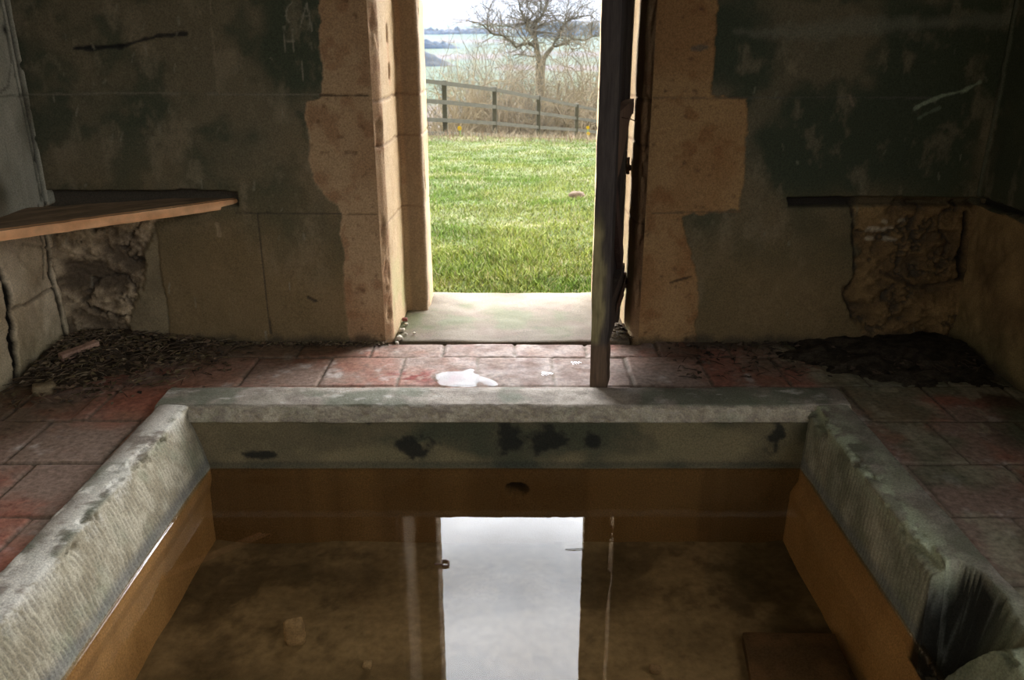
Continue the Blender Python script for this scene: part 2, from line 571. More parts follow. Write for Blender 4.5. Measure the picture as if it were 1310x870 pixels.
# door jambs: profile in plan, run up the opening
def jamb(sgn, seed):
    prof = np.array([(.61, D), (.600, D + .012), (.585, D + .03), (.575, D + .05), (.568, D + .2), (.562, D + .42), (.558, D + .455), (.50, D + .462), (.462, D + .462),
                     (.449, D + .470), (.446, D + .485), (.446, D + .60), (.446, D + .73), (.455, D + .75), (.60, D + .755), (2.4, D + .76)])
    seg = np.concatenate([[0], np.cumsum(np.hypot(*np.diff(prof, axis=0).T))])
    t = np.concatenate([np.arange(0, seg[-2], .007), [seg[-2], seg[-1]]])
    px = np.interp(t, seg, prof[:, 0]); py = np.interp(t, seg, prof[:, 1])
    z = np.concatenate([np.arange(-.12, 1.75, .008), np.arange(1.78, ZL + .05, .03)])
    T, Z = np.meshgrid(t, z, indexing='ij')
    X = np.interp(T, seg, prof[:, 0]); Y = np.interp(T, seg, prof[:, 1])
    n = fbm(X, Y, Z, 9, 4, seed=seed)
    e = np.exp(-((T - .03) / .03) ** 2) + np.exp(-((T - .62) / .03) ** 2)       # the two worn arrises
    chip = sstep(.02, .45, fbm(X * 2, Y * 2, Z * .8, 9, 6, gain=.65, seed=seed + 2))
    wear = sstep(.0, .02, T) * (n * .004 + e * chip * .013)
    wear *= np.where(T > seg[-2] - .01, 0, 1)
    X2 = X + wear
    Y2 = Y + wear * .4 * sstep(.0, .05, T)
    joint = np.zeros_like(Z)
    for zj, w in ((1.125, .006), (.575, .004), (.93, .005)):
        joint = np.maximum(joint, sstep(w * 1.6, w * .4, np.abs(Z - zj - fbm(X, Y, Z * 0, 15, 2, seed=seed) * .006)))
    X2 = X2 + joint * .005 * sstep(.0, .02, T)
    col = stone_colour(X + 7 * sgn, Y, Z, seed + 30)
    col = mixc(col, (.36, .27, .15), sstep(.05, .09, T) * sstep(.5, .44, T) * .55)       # reveal, pale buff
    col = mixc(col, (.30, .29, .13), sstep(.70, .1, Z) * sstep(.06, .12, T) * sstep(.5, .42, T) * .55 * sstep(-.3, .3, n))  # greenish algae low on the reveal
    col = mixc(col, (.20, .145, .09), sstep(.48, .5, T) * sstep(.75, .60, T) * .8)
    col = mixc(col, (.33, .30, .14), sstep(.62, .66, T) * .5 * sstep(-.2, .4, fbm(X, Y, Z, 8, 3, seed=3)))
    col = mixc(col, (.15, .09, .05), np.clip(e * chip * .3 + joint * .7, 0, 1))
    if sgn < 0:     # two rusted sockets in the reveal
        for zc, hh in ((1.40, .035), (1.235, .03)):
            k = np.exp(-(((Y - (D + .26)) / .022) ** 4)) * np.exp(-(((Z - zc) / hh) ** 4))
            X2 = X2 + k * .035
            col = mixc(col, (.10, .05, .03), np.clip(k * 1.1, 0, 1))
        k = np.exp(-(((Y - (D + .26)) / .03) ** 2)) * sstep(1.15, 1.2, Z) * sstep(1.5, 1.4, Z)
        col = mixc(col, (.33, .17, .08), k * .5)
    V = np.stack([sgn * X2, Y2, Z], -1).reshape(-1, 3)
    return mk('door_jamb', V, gfaces(len(t), len(z), 0, flip=(sgn > 0)), M['stone'], wall_back, col.reshape(-1, 3))


jamb(-1, 70); jamb(1, 84)
# lintel soffit
xs = np.linspace(-.62, .62, 40); ys = np.linspace(D, D + .76, 25)
X, Y = np.meshgrid(xs, ys, indexing='ij')
V = np.stack([X, Y, ZL + fbm(X, Y, 0 * X, 9, 3, seed=1) * .004], -1).reshape(-1, 3)
mk('lintel', V, gfaces(40, 25), M['stone'], wall_back, stone_colour(X, Y, 0 * X, 20).reshape(-1, 3))
# iron pintle that carried the door, on the reveal
mb = MB()
p = on_x(817, 247, .575)
py_, pz_ = D + .24, .80
mb.add(*tube([(.60, py_, pz_), (.555, py_, pz_), (.545, py_, pz_ + .004)], [.014, .014, .012], 8))
mb.add(*tube([(.548, py_, pz_ - .03), (.548, py_, pz_ + .05)], [.013, .012], 8))
mb.build('door_pintle', M['iron'], wall_back)


# ================================================================== SIDE WALLS, REAR WALL, CEILING
FILL_SWIN = (-1.2, 1.05, .70, 2.85)


def side_wall(sgn):
    ys = np.concatenate([np.arange(REAR - .05, 2.3, .06), np.arange(2.3, D + .10, .008)])
    z = np.concatenate([np.arange(-.06, 1.7, .008), np.arange(1.74, ZC + .05, .05)])
    Y, Z = np.meshgrid(ys, z, indexing='ij')
    ne = fbm(0 * Y, Y, Z, 16, 4, seed=31)
    seat = .665 + ne * .012 - .05 * sstep(3.75, 3.2, Y) * (sgn < 0)
    low = sstep(seat + .006, seat - .006, Z)                                # below the old seat: render gone, stones bare
    relief = .0 + fbm(0 * Y, Y, Z, 5, 4, seed=8) * .005
    rel_low = -.03 + fbm(0 * Y, Y, Z, 6, 4, gain=.55, seed=18) * .018
    relief = relief * (1 - low) + rel_low * low
    c = plaster_colour(Y + 5, Y * 0, Z, 130 if sgn < 0 else 150)
    if sgn < 0:
        c = mixc(c, (.58, .57, .46), sstep(-.8, .0, fbm(0 * Y, Y, Z, 3, 3, seed=71)) * .75)      # this wall's colour lightened in place of light
        c = mixc(c, (.58, .57, .47), sstep(.1, .5, fbm(0 * Y, Y * 3, Z, 4, 3, seed=72)) * .5)
    lowc = mixc((.56, .44, .28), (.76, .63, .44), sstep(-.35, .35, fbm(0 * Y, Y, Z, 5, 4, seed=19)))
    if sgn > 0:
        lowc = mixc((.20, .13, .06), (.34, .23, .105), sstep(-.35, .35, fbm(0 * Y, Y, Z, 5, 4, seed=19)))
    lowc = mixc(lowc, (.22, .24, .12), sstep(.3, .0, Z) * .3)
    c = mixc(c, lowc, low)

    def line(pts, w, colr, amt, depth):
        nonlocal c, relief
        d = seg_dist(Y, Z, pts) + fbm(0 * Y, Y, Z, 26, 2, seed=4) * w * .5
        k = sstep(w, w * .6, d)
        c = mixc(c, colr, k * amt)
        relief = relief - k * depth

    def q(u, v):
        r = on_x(u, v, sgn * XW)
        return (r[1], r[2])

    if sgn < 0:
        line([q(0, 328), q(10, 348), q(21, 372), q(23, 405), q(25, 440), q(29, 470), q(30, 505)], .026, (.010, .008, .006), 1.0, .018)
        line([q(77, 300), q(80, 330), q(88, 365), q(96, 400), q(101, 432)], .026, (.03, .025, .018), .95, .02)
        line([(D - .035, .0), (D - .04, .3), (D - .028, .68)], .020, (.035, .03, .02), .9, .012)
        line([(D - .10, .35), (D - .075, .5), (D - .09, .68)], .009, (.12, .095, .06), .8, .008)
        line([q(28, 395), q(50, 385), q(80, 366)], .010, (.22, .17, .11), .8, .012)
        line([q(40, 312), q(75, 318)], .008, (.24, .19, .12), .5, .008)
        line([q(0, 124), q(48, 121)], .006, (.16, .16, .12), .7, .002)
        line([q(5, 180), q(20, 250)], .006, (.34, .34, .28), .6, .0)
        line([q(8, 40), q(15, 80), q(12, 110), q(2, 118)], .006, (.10, .09, .07), .6, .002)
        line([(D - .025, 2.0), (D - .03, .70)], .018, (.045, .045, .035), .85, .02)
        line([(D - .075, 2.0), (D - .06, .70)], .008, (.10, .11, .08), .7, .006)
        k = np.exp(-(((Y - q(6, 38)[0]) / .02) ** 2 + ((Z - q(6, 38)[1]) / .02) ** 2))
        c = mixc(c, (.03, .03, .025), k)
    else:
        line([(D - .02, 2.0), (D - .04, 1.2), (D - .02, .70)], .016, (.16, .17, .12), .8, -.004)
        line([(D, .69), (3.3, .70), (2.4, .70)], .022, (.03, .025, .02), .9, .05)
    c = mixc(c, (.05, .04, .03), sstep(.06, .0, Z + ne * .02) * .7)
    X = sgn * (XW - relief)
    V = np.stack([X, Y, Z], -1).reshape(-1, 3)
    fq = gfaces(len(ys), len(z), 0, flip=(sgn < 0))
    if sgn > 0:      # unseen unglazed window, added to light the room from this side
        cy_, cz_ = Y.ravel()[fq].mean(1), Z.ravel()[fq].mean(1)
        fq = fq[~((cy_ > FILL_SWIN[0]) & (cy_ < FILL_SWIN[1]) & (cz_ > FILL_SWIN[2]) & (cz_ < FILL_SWIN[3]))]
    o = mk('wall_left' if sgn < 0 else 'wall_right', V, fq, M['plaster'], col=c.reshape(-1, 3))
    tag(o, kind='structure', label='grey side wall, colour lightened as if lit, with cracked pale blocks below the seat' if sgn < 0 else 'dark green-stained side wall beyond the open door')


side_wall(-1); side_wall(1)


def flat_panel(name, P, nu, nv, flip, colf, mat, **k):
    o = mk(name, P.reshape(-1, 3), gfaces(nu, nv, 0, flip), mat, col=colf.reshape(-1, 3))
    return tag(o, **k)


X, Y = np.meshgrid(np.linspace(-XW - .05, XW + .05, 60), np.linspace(REAR - .05, D + .05, 70), indexing='ij')
flat_panel('ceiling', np.stack([X, Y, ZC + fbm(X, Y, 0 * X, 3, 3) * .01], -1), 60, 70, True, mixc((.30, .28, .23), (.40, .38, .32), sstep(-.3, .3, fbm(X, Y, 0 * X, 3, 3))), M['plaster'], kind='structure')

# rear wall with an unseen unglazed opening, added to brighten the room
FILL_WIN = [(-1.7, -.8, 1.3, 2.5)]
OPEN_REAR = True
mb_v, mb_f, mb_c, nn = [], [], [], 0
xe = sorted({-XW - .05, XW + .05, *[w[0] for w in FILL_WIN], *[w[1] for w in FILL_WIN]})
ze = sorted({-.06, ZC + .05, *[w[2] for w in FILL_WIN], *[w[3] for w in FILL_WIN]})
for i in range(len(xe) - 1):
    for j in range(len(ze) - 1):
        xc, zc = (xe[i] + xe[i + 1]) / 2, (ze[j] + ze[j + 1]) / 2
        if OPEN_REAR and any(w[0] < xc < w[1] and w[2] < zc < w[3] for w in FILL_WIN): continue
        X, Z = np.meshgrid(np.linspace(xe[i], xe[i + 1], 12), np.linspace(ze[j], ze[j + 1], 12), indexing='ij')
        mb_v.append(np.stack([X, 0 * X + REAR, Z], -1).reshape(-1, 3)); mb_c.append(plaster_colour(X, 0 * X, Z, 200).reshape(-1, 3))
        mb_f.append(gfaces(12, 12, nn, True)); nn += 144
        if i < 0: break
tag(mk('wall_front', np.concatenate(mb_v), np.concatenate(mb_f), M['plaster'], col=np.concatenate(mb_c)), kind='structure')

# ================================================================== FLOOR OF CLAY TILES
ROWS = [(3.22, .336, -.155), (2.885, .335, .045), (2.55, .335, -.085), (2.215, .335, .025), (1.88, .335, -.14)]
TS = .336


def floor_patch(x0, x1, y0, y1, step=.008):
    nx, ny = max(2, int((x1 - x0) / step)), max(2, int((y1 - y0) / step))
    X, Y = np.meshgrid(np.linspace(x0, x1, nx), np.linspace(y0, y1, ny), indexing='ij')
    r = np.floor((Y - 3.556) / TS).astype(int)              # row 0 is the cut row at the door wall
    offs = {0: .0125, -1: -.155, -2: .045, -3: -.085, -4: .025, -5: -.14}
    off = np.vectorize(lambda k: offs.get(int(k), .0 if k % 2 else .168))(r)
    fy = (Y - 3.556) / TS - r
    cidx = np.floor((X - off) / TS).astype(int)
    fx = (X - off) / TS - cidx
    wob = fbm(X, Y, 0 * X, 30, 3, seed=51) * .004
    e = np.minimum(np.minimum(fx, 1 - fx), np.minimum(fy, 1 - fy)) * TS + wob
    jt = sstep(.008, .003, e)
    h1, h2, h3, h4 = [_h(cidx.astype(np.int64), r.astype(np.int64), np.full_like(cidx, 0, dtype=np.int64), s) for s in (1, 2, 3, 4)]
    z = -jt * .007 + (h1 - .5) * .006 + ((fx - .5) * (h2 - .5) + (fy - .5) * (h3 - .5)) * .010 + fbm(X, Y, 0 * X, 8, 4, seed=52) * .0025
    z = np.where((Y > D - .02) & (np.abs(X) < .62), -.03, z)
    pg = np.exp(-(((X + .13) / .45) ** 4 + ((Y - 3.36) / .21) ** 6))
    z = z * (1 - pg) + (-jt * .003 + fbm(X, Y, 0 * X, 14, 3, seed=62) * .003 + .001) * pg
    lip = (r == -2) & (X < -1.3) & (X > -1.7)
    z = np.where(lip, z + .008, z)
    red = mixc((.27, .112, .078), (.35, .16, .11), h4)
    red = np.where((h4 > .8)[..., None], mixc(red, (.30, .20, .15), .6 * np.ones_like(h4)), red)
    g = fbm(X, Y, 0 * X, 4.5, 5, gain=.6, seed=53)
    c = mixc(red, (.265, .20, .16), sstep(-.45, .2, g + (h2 - .5) * .6) * .85)       # lime bloom dulling the clay
    c = mixc(c, (.52, .46, .42), sstep(.25, .6, fbm(X, Y, 0 * X, 9, 5, gain=.6, seed=54)) * .7)
    keep = sstep(.28, .05, np.hypot((X + 1.48) / 1.2, (Y - 3.05) / 1.0)) + sstep(.2, .05, np.hypot((X + 1.45), (Y - 1.95)))
    c = mixc(c, (.35, .115, .072), np.clip(keep, 0, 1) * .75)
    # greyish-pink tiles before the doorway, darkened in colour against the door light
    doorw = np.exp(-((X - .05) / .62) ** 2) * sstep(2.9, 3.3, Y)
    c = mixc(c, mixc((.14, .09, .075), (.25, .20, .175), sstep(-.3, .3, fbm(X, Y, 0 * X, 12, 4, seed=55))), doorw * .75)
    pr = sstep(.05, .3, fbm(X, Y, 0 * X, 16, 3, seed=56)) * np.exp(-(((X + .40) / .20) ** 2 + ((Y - 3.32) / .07) ** 2))
    c = mixc(c, (.20, .04, .028), np.clip(pr * 1.1, 0, 1))
    # soil and algae
    soil = sstep(.42, .0, (D - Y) + fbm(X, Y, 0 * X, 5, 4, seed=57) * .25) * sstep(.5, .95, np.abs(X))
    soil = np.maximum(soil, sstep(.40, .05, (XW - np.abs(X)) + fbm(X, Y, 0 * X, 5, 4, seed=58) * .2))
    c = mixc(c, mixc((.105, .078, .045), (.05, .038, .024), sstep(.4, 1.0, X)), soil * .85)
    alg = sstep(.9, 1.4, X) * sstep(-.4, .3, fbm(X, Y, 0 * X, 4, 4, seed=59))
    c = mixc(c, (.13, .15, .09), alg * .7)
    c = mixc(c, (.34, .31, .22), sstep(.9, 1.4, X) * sstep(.2, .5, fbm(X * 1.6, Y, 0 * X, 6, 4, seed=61)) * .6)
    moss = (X < -1.4) * sstep(.0, .5, fbm(X, Y, 0 * X, 3, 3, seed=60)) * sstep(2.4, 3.0, Y)
    c = mixc(c, (.17, .135, .06), moss * .6)
    jc = mixc((.15, .115, .085), (.09, .07, .05), np.clip(soil + alg * .5 + .35 * (h3 > .5), 0, 1))
    c = mixc(c, jc, jt * .9)
    return np.stack([X, Y, z], -1).reshape(-1, 3), gfaces(nx, ny), c.reshape(-1, 3)


fv, ff, fc, n = [], [], [], 0
for args in ((-XW - .12, -1.36, .2, 3.11), (1.27, XW + .12, .2, 3.11), (-XW - .12, XW + .12, 3.09, D + .12), (-XW - .12, XW + .12, REAR - .05, .2, .05)):
    v, f, c = floor_patch(*args)
    fv.append(v); ff.append(f + n); fc.append(c); n += len(v)
tag(mk('floor', np.concatenate(fv), np.concatenate(ff), M['tile'], col=np.concatenate(fc)), kind='structure', label='worn red clay tile floor round the sunken bath')

# doorstep: one big worn flagstone in the doorway
def step_fn(V):
    k = np.exp(-((V[:, 0] / .35) ** 2))
    V[:, 2] -= .006 * k * (V[:, 2] > -.05)
    return V
V, Fc = slab_vf(-.57, .57, D - .008, D + .80, -.16, .012, .012, .004, .012, 5, step_fn)
g = fbm(V[:, 0], V[:, 1], V[:, 2], 5, 5, gain=.6, seed=33)
c = mixc((.10, .076, .048), (.145, .115, .08), sstep(-.3, .3, g))
c = mixc(c, (.07, .075, .028), sstep(-.1, .35, fbm(V[:, 0], V[:, 1], V[:, 2], 4, 4, seed=34) - .8 * (V[:, 0] + .15)) * .75)
c = mixc(c, (.12, .075, .055), sstep(.1, .4, fbm(V[:, 0], V[:, 1], V[:, 2], 7, 3, seed=35)) * .4)
tag(mk('doorstep', V, Fc, M['stone'], col=c), 'worn sandstone doorstep slab filling the doorway', 'doorstep')

# ================================================================== PLUNGE BATH
bath = empty('plunge_bath', (0, 1.75, ZW), label='sunken rectangular stone plunge bath with tooled kerb in the tile floor', cat='bath')


def kerb_colour(top, face, a, b, z, seed, green=0.0):
    n = fbm(a, b, z, 6, 5, gain=.6, seed=seed)
    m = fbm(a, b, z, 14, 4, gain=.6, seed=seed + 4)
    ct = mixc((.23, .195, .16), (.35, .305, .255), sstep(-.3, .3, m))
    ct = mixc(ct, (.14, .15, .105), sstep(.0, .3, fbm(a, b, z, 5, 5, seed=seed + 9)) * .8)
    cf = mixc((.34, .295, .205), (.50, .45, .335), sstep(-.3, .4, m))
    cf = mixc(cf, (.25, .27, .18), sstep(.05, .5, n) * .6)
    c = mixc(cf, ct, top)
    if green:
        gm = sstep(-.45, .3, fbm(a, b, z, 4, 4, seed=seed + 6))
        c = mixc(c, mixc((.15, .155, .105), (.22, .22, .16), sstep(-.3, .3, m)), gm * green)
    return c


def kerb_side(sgn):
    """kerb stone down one long side; inner face runs to the basin floor"""
    if sgn < 0:
        prof = [(1.385, -.06), (1.378, .036), (1.368, .048), (1.345, .052), (1.30, .05), (1.268, .049), (1.254, .044), (1.247, .010), (1.225, -.05), (1.205, -.12), (1.187, -.206), (1.186, -.25), (1.20, -.30), (1.205, -.57)]
    else:
        prof = [(1.32, -.06), (1.312, .036), (1.302, .048), (1.27, .052), (1.20, .05), (1.165, .049), (1.150, .042), (1.146, .005), (1.142, -.06), (1.138, -.13), (1.134, -.206), (1.132, -.26), (1.105, -.31), (1.10, -.57)]
    prof = np.array(prof)
    seg = np.concatenate([[0], np.cumsum(np.hypot(*np.diff(prof, axis=0).T))])
    t = np.arange(0, seg[-1] + .004, .007)
    ys = np.arange(.28, 2.93, .006)
    T, Y = np.meshgrid(t, ys, indexing='ij')
    A = np.interp(T, seg, prof[:, 0]); Z = np.interp(T, seg, prof[:, 1])
    top = sstep(seg[1], seg[2], T) * sstep(seg[6] + .01, seg[5], T)
    face = sstep(seg[5], seg[7], T)
    edge = np.exp(-(((T - seg[6]) / .026) ** 2))
    above = sstep(ZW - .02, ZW + .03, Z)
    n1 = fbm(A * 0 + sgn, Y, Z * .5, 7, 4, seed=101 + sgn)
    chips = sstep(.0, .22, fbm(A * 2, Y + .37, Z * 2, 4.3, 7, gain=.68, seed=110 + sgn))
    tool = np.abs(((Y * 50 + fbm(A, Y, Z, 11, 4, gain=.65, seed=115) * 1.0 - Z * .6) % 1.0) - .5) * 2 * (.55 + .45 * sstep(-.5, .1, fbm(A, Y, Z, 16, 4, gain=.65, seed=116)))
    inset = edge * (.001 + chips * .030) + face * above * (tool * .0048) + n1 * .003
    drop = edge * (.001 + chips * .020) + top * (-fbm(A, Y, Z * 0, 9, 4, gain=.6, seed=118) * .004)
    A2 = A + inset
    Z2 = Z - drop
    if sgn > 0:   # broken overflow notch through this kerb, its near bank worn into a round shoulder
        yc = 1.80
        gr = np.where(Y > yc, sstep(.045, .125, Y - yc), sstep(.02, .26, yc - Y) ** .8)
        gz = -.27 + .33 * gr
        gz = gz + fbm(A, Y, Z * 0, 18, 4, gain=.6, seed=120) * .012
        near = sstep(1.86, 1.6, Y)
        zcap = np.minimum(Z2, gz + .40 * sstep(1.215, 1.275, A))
        Z2 = np.where(Z2 > -.28, zcap, Z2)
        A2 = A2 - near * sstep(.03, -.15, Z2) * .03 * above
        A2 = A2 + sstep(1.84, 1.66, Y) * above * fbm(A, Y, Z, 13, 5, gain=.6, seed=170) * .014
        groove = sstep(.99, .55, gr)
    X = sgn * A2
    c = kerb_colour(top, face, A * sgn, Y, Z, 140 + sgn, green=.0 if sgn < 0 else .75)
    wide = np.exp(-(((T - seg[6] + .025) / .055) ** 2))
    white = wide * sstep(-.12, .12, fbm(A, Y, Z, 9, 6, gain=.65, seed=144) + .12 * chips)
    white = np.maximum(white, top * sstep(.12, .32, fbm(A, Y * .7, Z, 7, 6, gain=.65, seed=146)) * (1.0 if sgn < 0 else .35))
    c = mixc(c, (.74, .71, .63) if sgn < 0 else (.44, .48, .33), np.clip(white, 0, 1) * .85)
    c = mixc(c, (.16, .15, .12), face * above * sstep(.55, .95, tool) * .5)
    wet = sstep(ZW + .075, ZW + .03, Z + fbm(A * 0, Y, Z * 0, 3, 3, seed=150) * .02) * above
    c = mixc(c, (.15, .155, .155), wet * .65)
    c = mixc(c, mixc((.50, .33, .17), (.60, .41, .22), sstep(-.3, .3, n1)), sstep(ZW + .004, ZW - .012, Z))    # iron stain below the water line, brightened as if lit from the door
    outer = sstep(seg[2], seg[1], T)
    c = mixc(c, (.10, .09, .06), outer)
    c = mixc(c, (.07, .07, .05), sstep(2.86, 2.90, Y) * face * .6)
    if sgn > 0:
        streak = sstep(.15, .4, fbm(A * 3, Y * 5, Z * .6, 9, 4, gain=.6, seed=171))
        c = mixc(c, mixc((.016, .016, .014), (.16, .165, .15), streak * .7), np.clip(groove * 1.0, 0, 1) * (Z2 < .04) * .96 * (Z > ZW - .06))
        sh = sstep(1.80, 1.62, Y) * (Z2 > -.2)
        c = mixc(c, mixc((.20, .21, .13), (.38, .41, .28), sstep(-.2, .45, fbm(A, Y, Z, 12, 4, gain=.6, seed=160))), sh * .8)
        c = mixc(c, (.24, .13, .05), sh * sstep(.25, .5, fbm(A, Y, Z, 8, 4, seed=163)) * .6)
    V = np.stack([X, Y, Z2], -1).reshape(-1, 3)
    return mk('kerb_stone', V, gfaces(len(t), len(ys), 0, flip=(sgn > 0)), M['kerb'], bath, c.reshape(-1, 3))


kl = kerb_side(-1); kl['label'] = 'pale lichened kerb with vertical tooling'
kr = kerb_side(1); kr['label'] = 'mossy green kerb broken by a dark overflow notch'


def kerb_back():
    prof = np.array([(3.112, -.06), (3.108, .036), (3.098, .048), (3.06, .052), (2.98, .050), (2.935, .047), (2.922, .040), (2.903, .022), (2.893, .004), (2.889, -.006), (2.896, -.012),
                     (2.894, -.10), (2.888, -.195), (2.884, -.206), (2.880, -.24), (2.878, -.57)])
    seg = np.concatenate([[0], np.cumsum(np.hypot(*np.diff(prof, axis=0).T))])
    t = np.arange(0, seg[-1] + .004, .006)
    xs = np.arange(-1.384, 1.318, .006)
    X, T = np.meshgrid(xs, t, indexing='ij')
    Y = np.interp(T, seg, prof[:, 0]); Z = np.interp(T, seg, prof[:, 1])
    top = sstep(seg[1], seg[2], T) * sstep(seg[6] + .005, seg[5], T)
    lip = sstep(seg[5], seg[6], T) * sstep(seg[10], seg[9], T)
    wallf = sstep(seg[9], seg[10], T)
    rough = fbm(X, Y * 2, Z * 2, 34, 4, gain=.65, seed=201)
    big = fbm(X, 0 * X, 0 * X, 5, 4, gain=.6, seed=203)
    Y2 = Y + lip * (rough * .014 + sstep(.1, .5, big) * .012) + fbm(X, Y, Z, 9, 4, seed=205) * .003
    Z2 = Z + top * fbm(X, Y, 0 * X, 9, 4, gain=.6, seed=207) * .004 - lip * sstep(.0, .5, big) * .008
    hole = (np.hypot((X - .019) / .046, (Z + .297) / .026)) + fbm(X, 0 * X, Z, 40, 2, seed=209) * .12
    kh = sstep(1.05, .9, hole) * wallf
    Y2 = Y2 + kh * .20
    c = kerb_colour(top, lip, X, Y, Z, 220)
    c = mixc(c, (.20, .22, .15), top * sstep(-.3, .3, fbm(X - .2, Y, Z, 2.4, 3, seed=222) - np.abs(X) * .35) * .6)
    c = mixc(c, (.55, .52, .47), top * sstep(.15, .5, fbm(X, Y * 2, Z, 10, 5, gain=.6, seed=224)) * .7 * sstep(-.6, 1.0, np.abs(X)))
    c = mixc(c, (.24, .20, .17), lip * sstep(.3, -.4, rough) * .8)
    c = mixc(c, (.36, .31, .28), lip * sstep(.0, .5, rough) * .6)
    wc = mixc((.12, .10, .058), (.06, .062, .038), sstep(-.3, .4, fbm(X, Y, Z, 4, 4, seed=226)))
    wc = mixc(wc, (.23, .185, .10), sstep(.1, .5, fbm(X, 0 * X, Z * 1.5, 3, 4, seed=228)) * .55)
    wc = mixc(wc, (.27, .20, .11), sstep(-.75, -1.0, X) * .3)
    for (u, v, ru, rv) in ((530, 572, 27, 13), (652, 560, 19, 22), (700, 562, 26, 17), (335, 582, 24, 5), (990, 560, 14, 20), (470, 535, 6, 8), (760, 566, 12, 12)):
        p0 = on_y(u, v, 2.89)
        rr = np.hypot((X - p0[0]) / (ru * .00315), (Z - p0[2]) / (rv * .00345)) + fbm(X, 0 * X, Z, 20, 4, gain=.65, seed=230) * .9
        wc = mixc(wc, (.016, .016, .013), sstep(1.15, .55, rr) * .92)
    wc = mixc(wc, mixc((.135, .088, .042), (.18, .12, .058), sstep(-.3, .3, big)), sstep(ZW + .006, ZW - .006, Z))  # submerged stone, kept darker than the sides to paint in its shade
    wc = mixc(wc, (.03, .035, .03), sstep(.024, .006, np.abs(Z - ZW - .012)) * .5)
    c = mixc(c, wc, wallf)
    c = mixc(c, (.01, .01, .01), kh)  # hole coloured near-black for the shade inside it
    c = mixc(c, (.10, .09, .06), sstep(seg[2], seg[1], T))
    V = np.stack([X, Y2, Z2], -1).reshape(-1, 3)
    o = mk('kerb_stone', V, gfaces(len(xs), len(t), 0, flip=False), M['kerb'], bath, c.reshape(-1, 3))
    o['label'] = 'kerb on the doorway side with a rough broken lip'


kerb_back()
# front end of the basin, under the camera, and its floor
t = np.linspace(0, 1, 30); xs = np.linspace(-1.38, 1.30, 60)
prof = np.array([(.10, -.06), (.102, .05), (.26, .05), (.29, .0), (.30, -.206), (.30, -.57)])
seg = np.linspace(0, 1, 6)
X, T = np.meshgrid(xs, t, indexing='ij')
Y = np.interp(T, seg, prof[:, 0]); Z = np.interp(T, seg, prof[:, 1])
mk('kerb_stone', np.stack([X, Y, Z], -1).reshape(-1, 3), gfaces(60, 30, 0, True), M['kerb'], bath, kerb_colour(T * 0, T * 0, X, Y, Z, 300).reshape(-1, 3))
xs = np.linspace(-1.24, 1.16, 200); ys = np.linspace(.28, 2.92, 220)
X, Y = np.meshgrid(xs, ys, indexing='ij')
hh = fbm(X, Y, 0 * X, 3, 5, seed=310)
Z = -.545 + hh * .018 + sstep(.1, .0, np.minimum(X + 1.2, 1.1 - X)) * .01
c = mixc((.15, .125, .085), (.27, .225, .155), sstep(-.35, .35, hh))
c = mixc(c, (.09, .075, .05), sstep(.0, .4, fbm(X, Y, 0 * X, 6, 5, gain=.6, seed=312)) * .7)
mk('basin_floor', np.stack([X, Y, Z], -1).reshape(-1, 3), gfaces(200, 220), M['sand'], bath, c.reshape(-1, 3))['label'] = 'sandy silt on the bottom'
# the water, with its meniscus along the stone
nx, ny = 150, 150
ax = np.concatenate([[0, .0012, .003, .006, .011, .02], np.linspace(.04, .5, 14)])
ax = np.concatenate([ax, 1 - ax[::-1][1:]])
xx, yy = -1.21 + ax * 2.365, .30 + ax * 2.592
X, Y = np.meshgrid(xx, yy, indexing='ij')
inner_l, inner_r, inner_b = -1.187, 1.134, 2.884
dl = np.minimum(np.minimum(X - inner_l, inner_r - X), inner_b - Y)
xs = np.unique(np.concatenate([inner_l + np.array([-.012, -.002, 0, .0015, .003, .0045, .006, .008, .011, .015, .022, .035]), np.linspace(inner_l + .05, inner_r - .05, 60), inner_r - np.array([-.012, -.002, 0, .0015, .003, .0045, .006, .008, .011, .015, .022, .035])]))
ys = np.unique(np.concatenate([np.linspace(.295, inner_b - .05, 60), inner_b - np.array([-.012, -.002, 0, .0015, .003, .0045, .006, .008, .011, .015, .022, .035])]))
X, Y = np.meshgrid(xs, ys, indexing='ij')
dl = np.clip(np.minimum(np.minimum(X - inner_l, inner_r - X), inner_b - Y), 0, None)
Z = ZW + .009 * np.exp(-dl / .005) * sstep(.0, .15, inner_b - Y)
wat = mk('bath_water', np.stack([X, Y, Z], -1).reshape(-1, 3), gfaces(len(xs), len(ys)), M['water'])
tag(wat, 'still tea-coloured water filling the bath and mirroring the sky', 'water', kind='stuff')

# things lying in the water
def rock_thing(name, c, size, seed, colr, label, cat, mat='stone', rot=0.0, amp=.25, boxy=.6, group=None):
    V, Fc = rock_vf(c, size, seed, amp, boxy, 20, 14, rot)
    n_ = fbm(V[:, 0], V[:, 1], V[:, 2], 25, 3, seed=seed)
    cc = mixc(np.array(colr) * .75, np.array(colr) * 1.2, sstep(-.4, .4, n_))
    return tag(mk(name, V, Fc, M[mat], col=cc), label, cat, group)


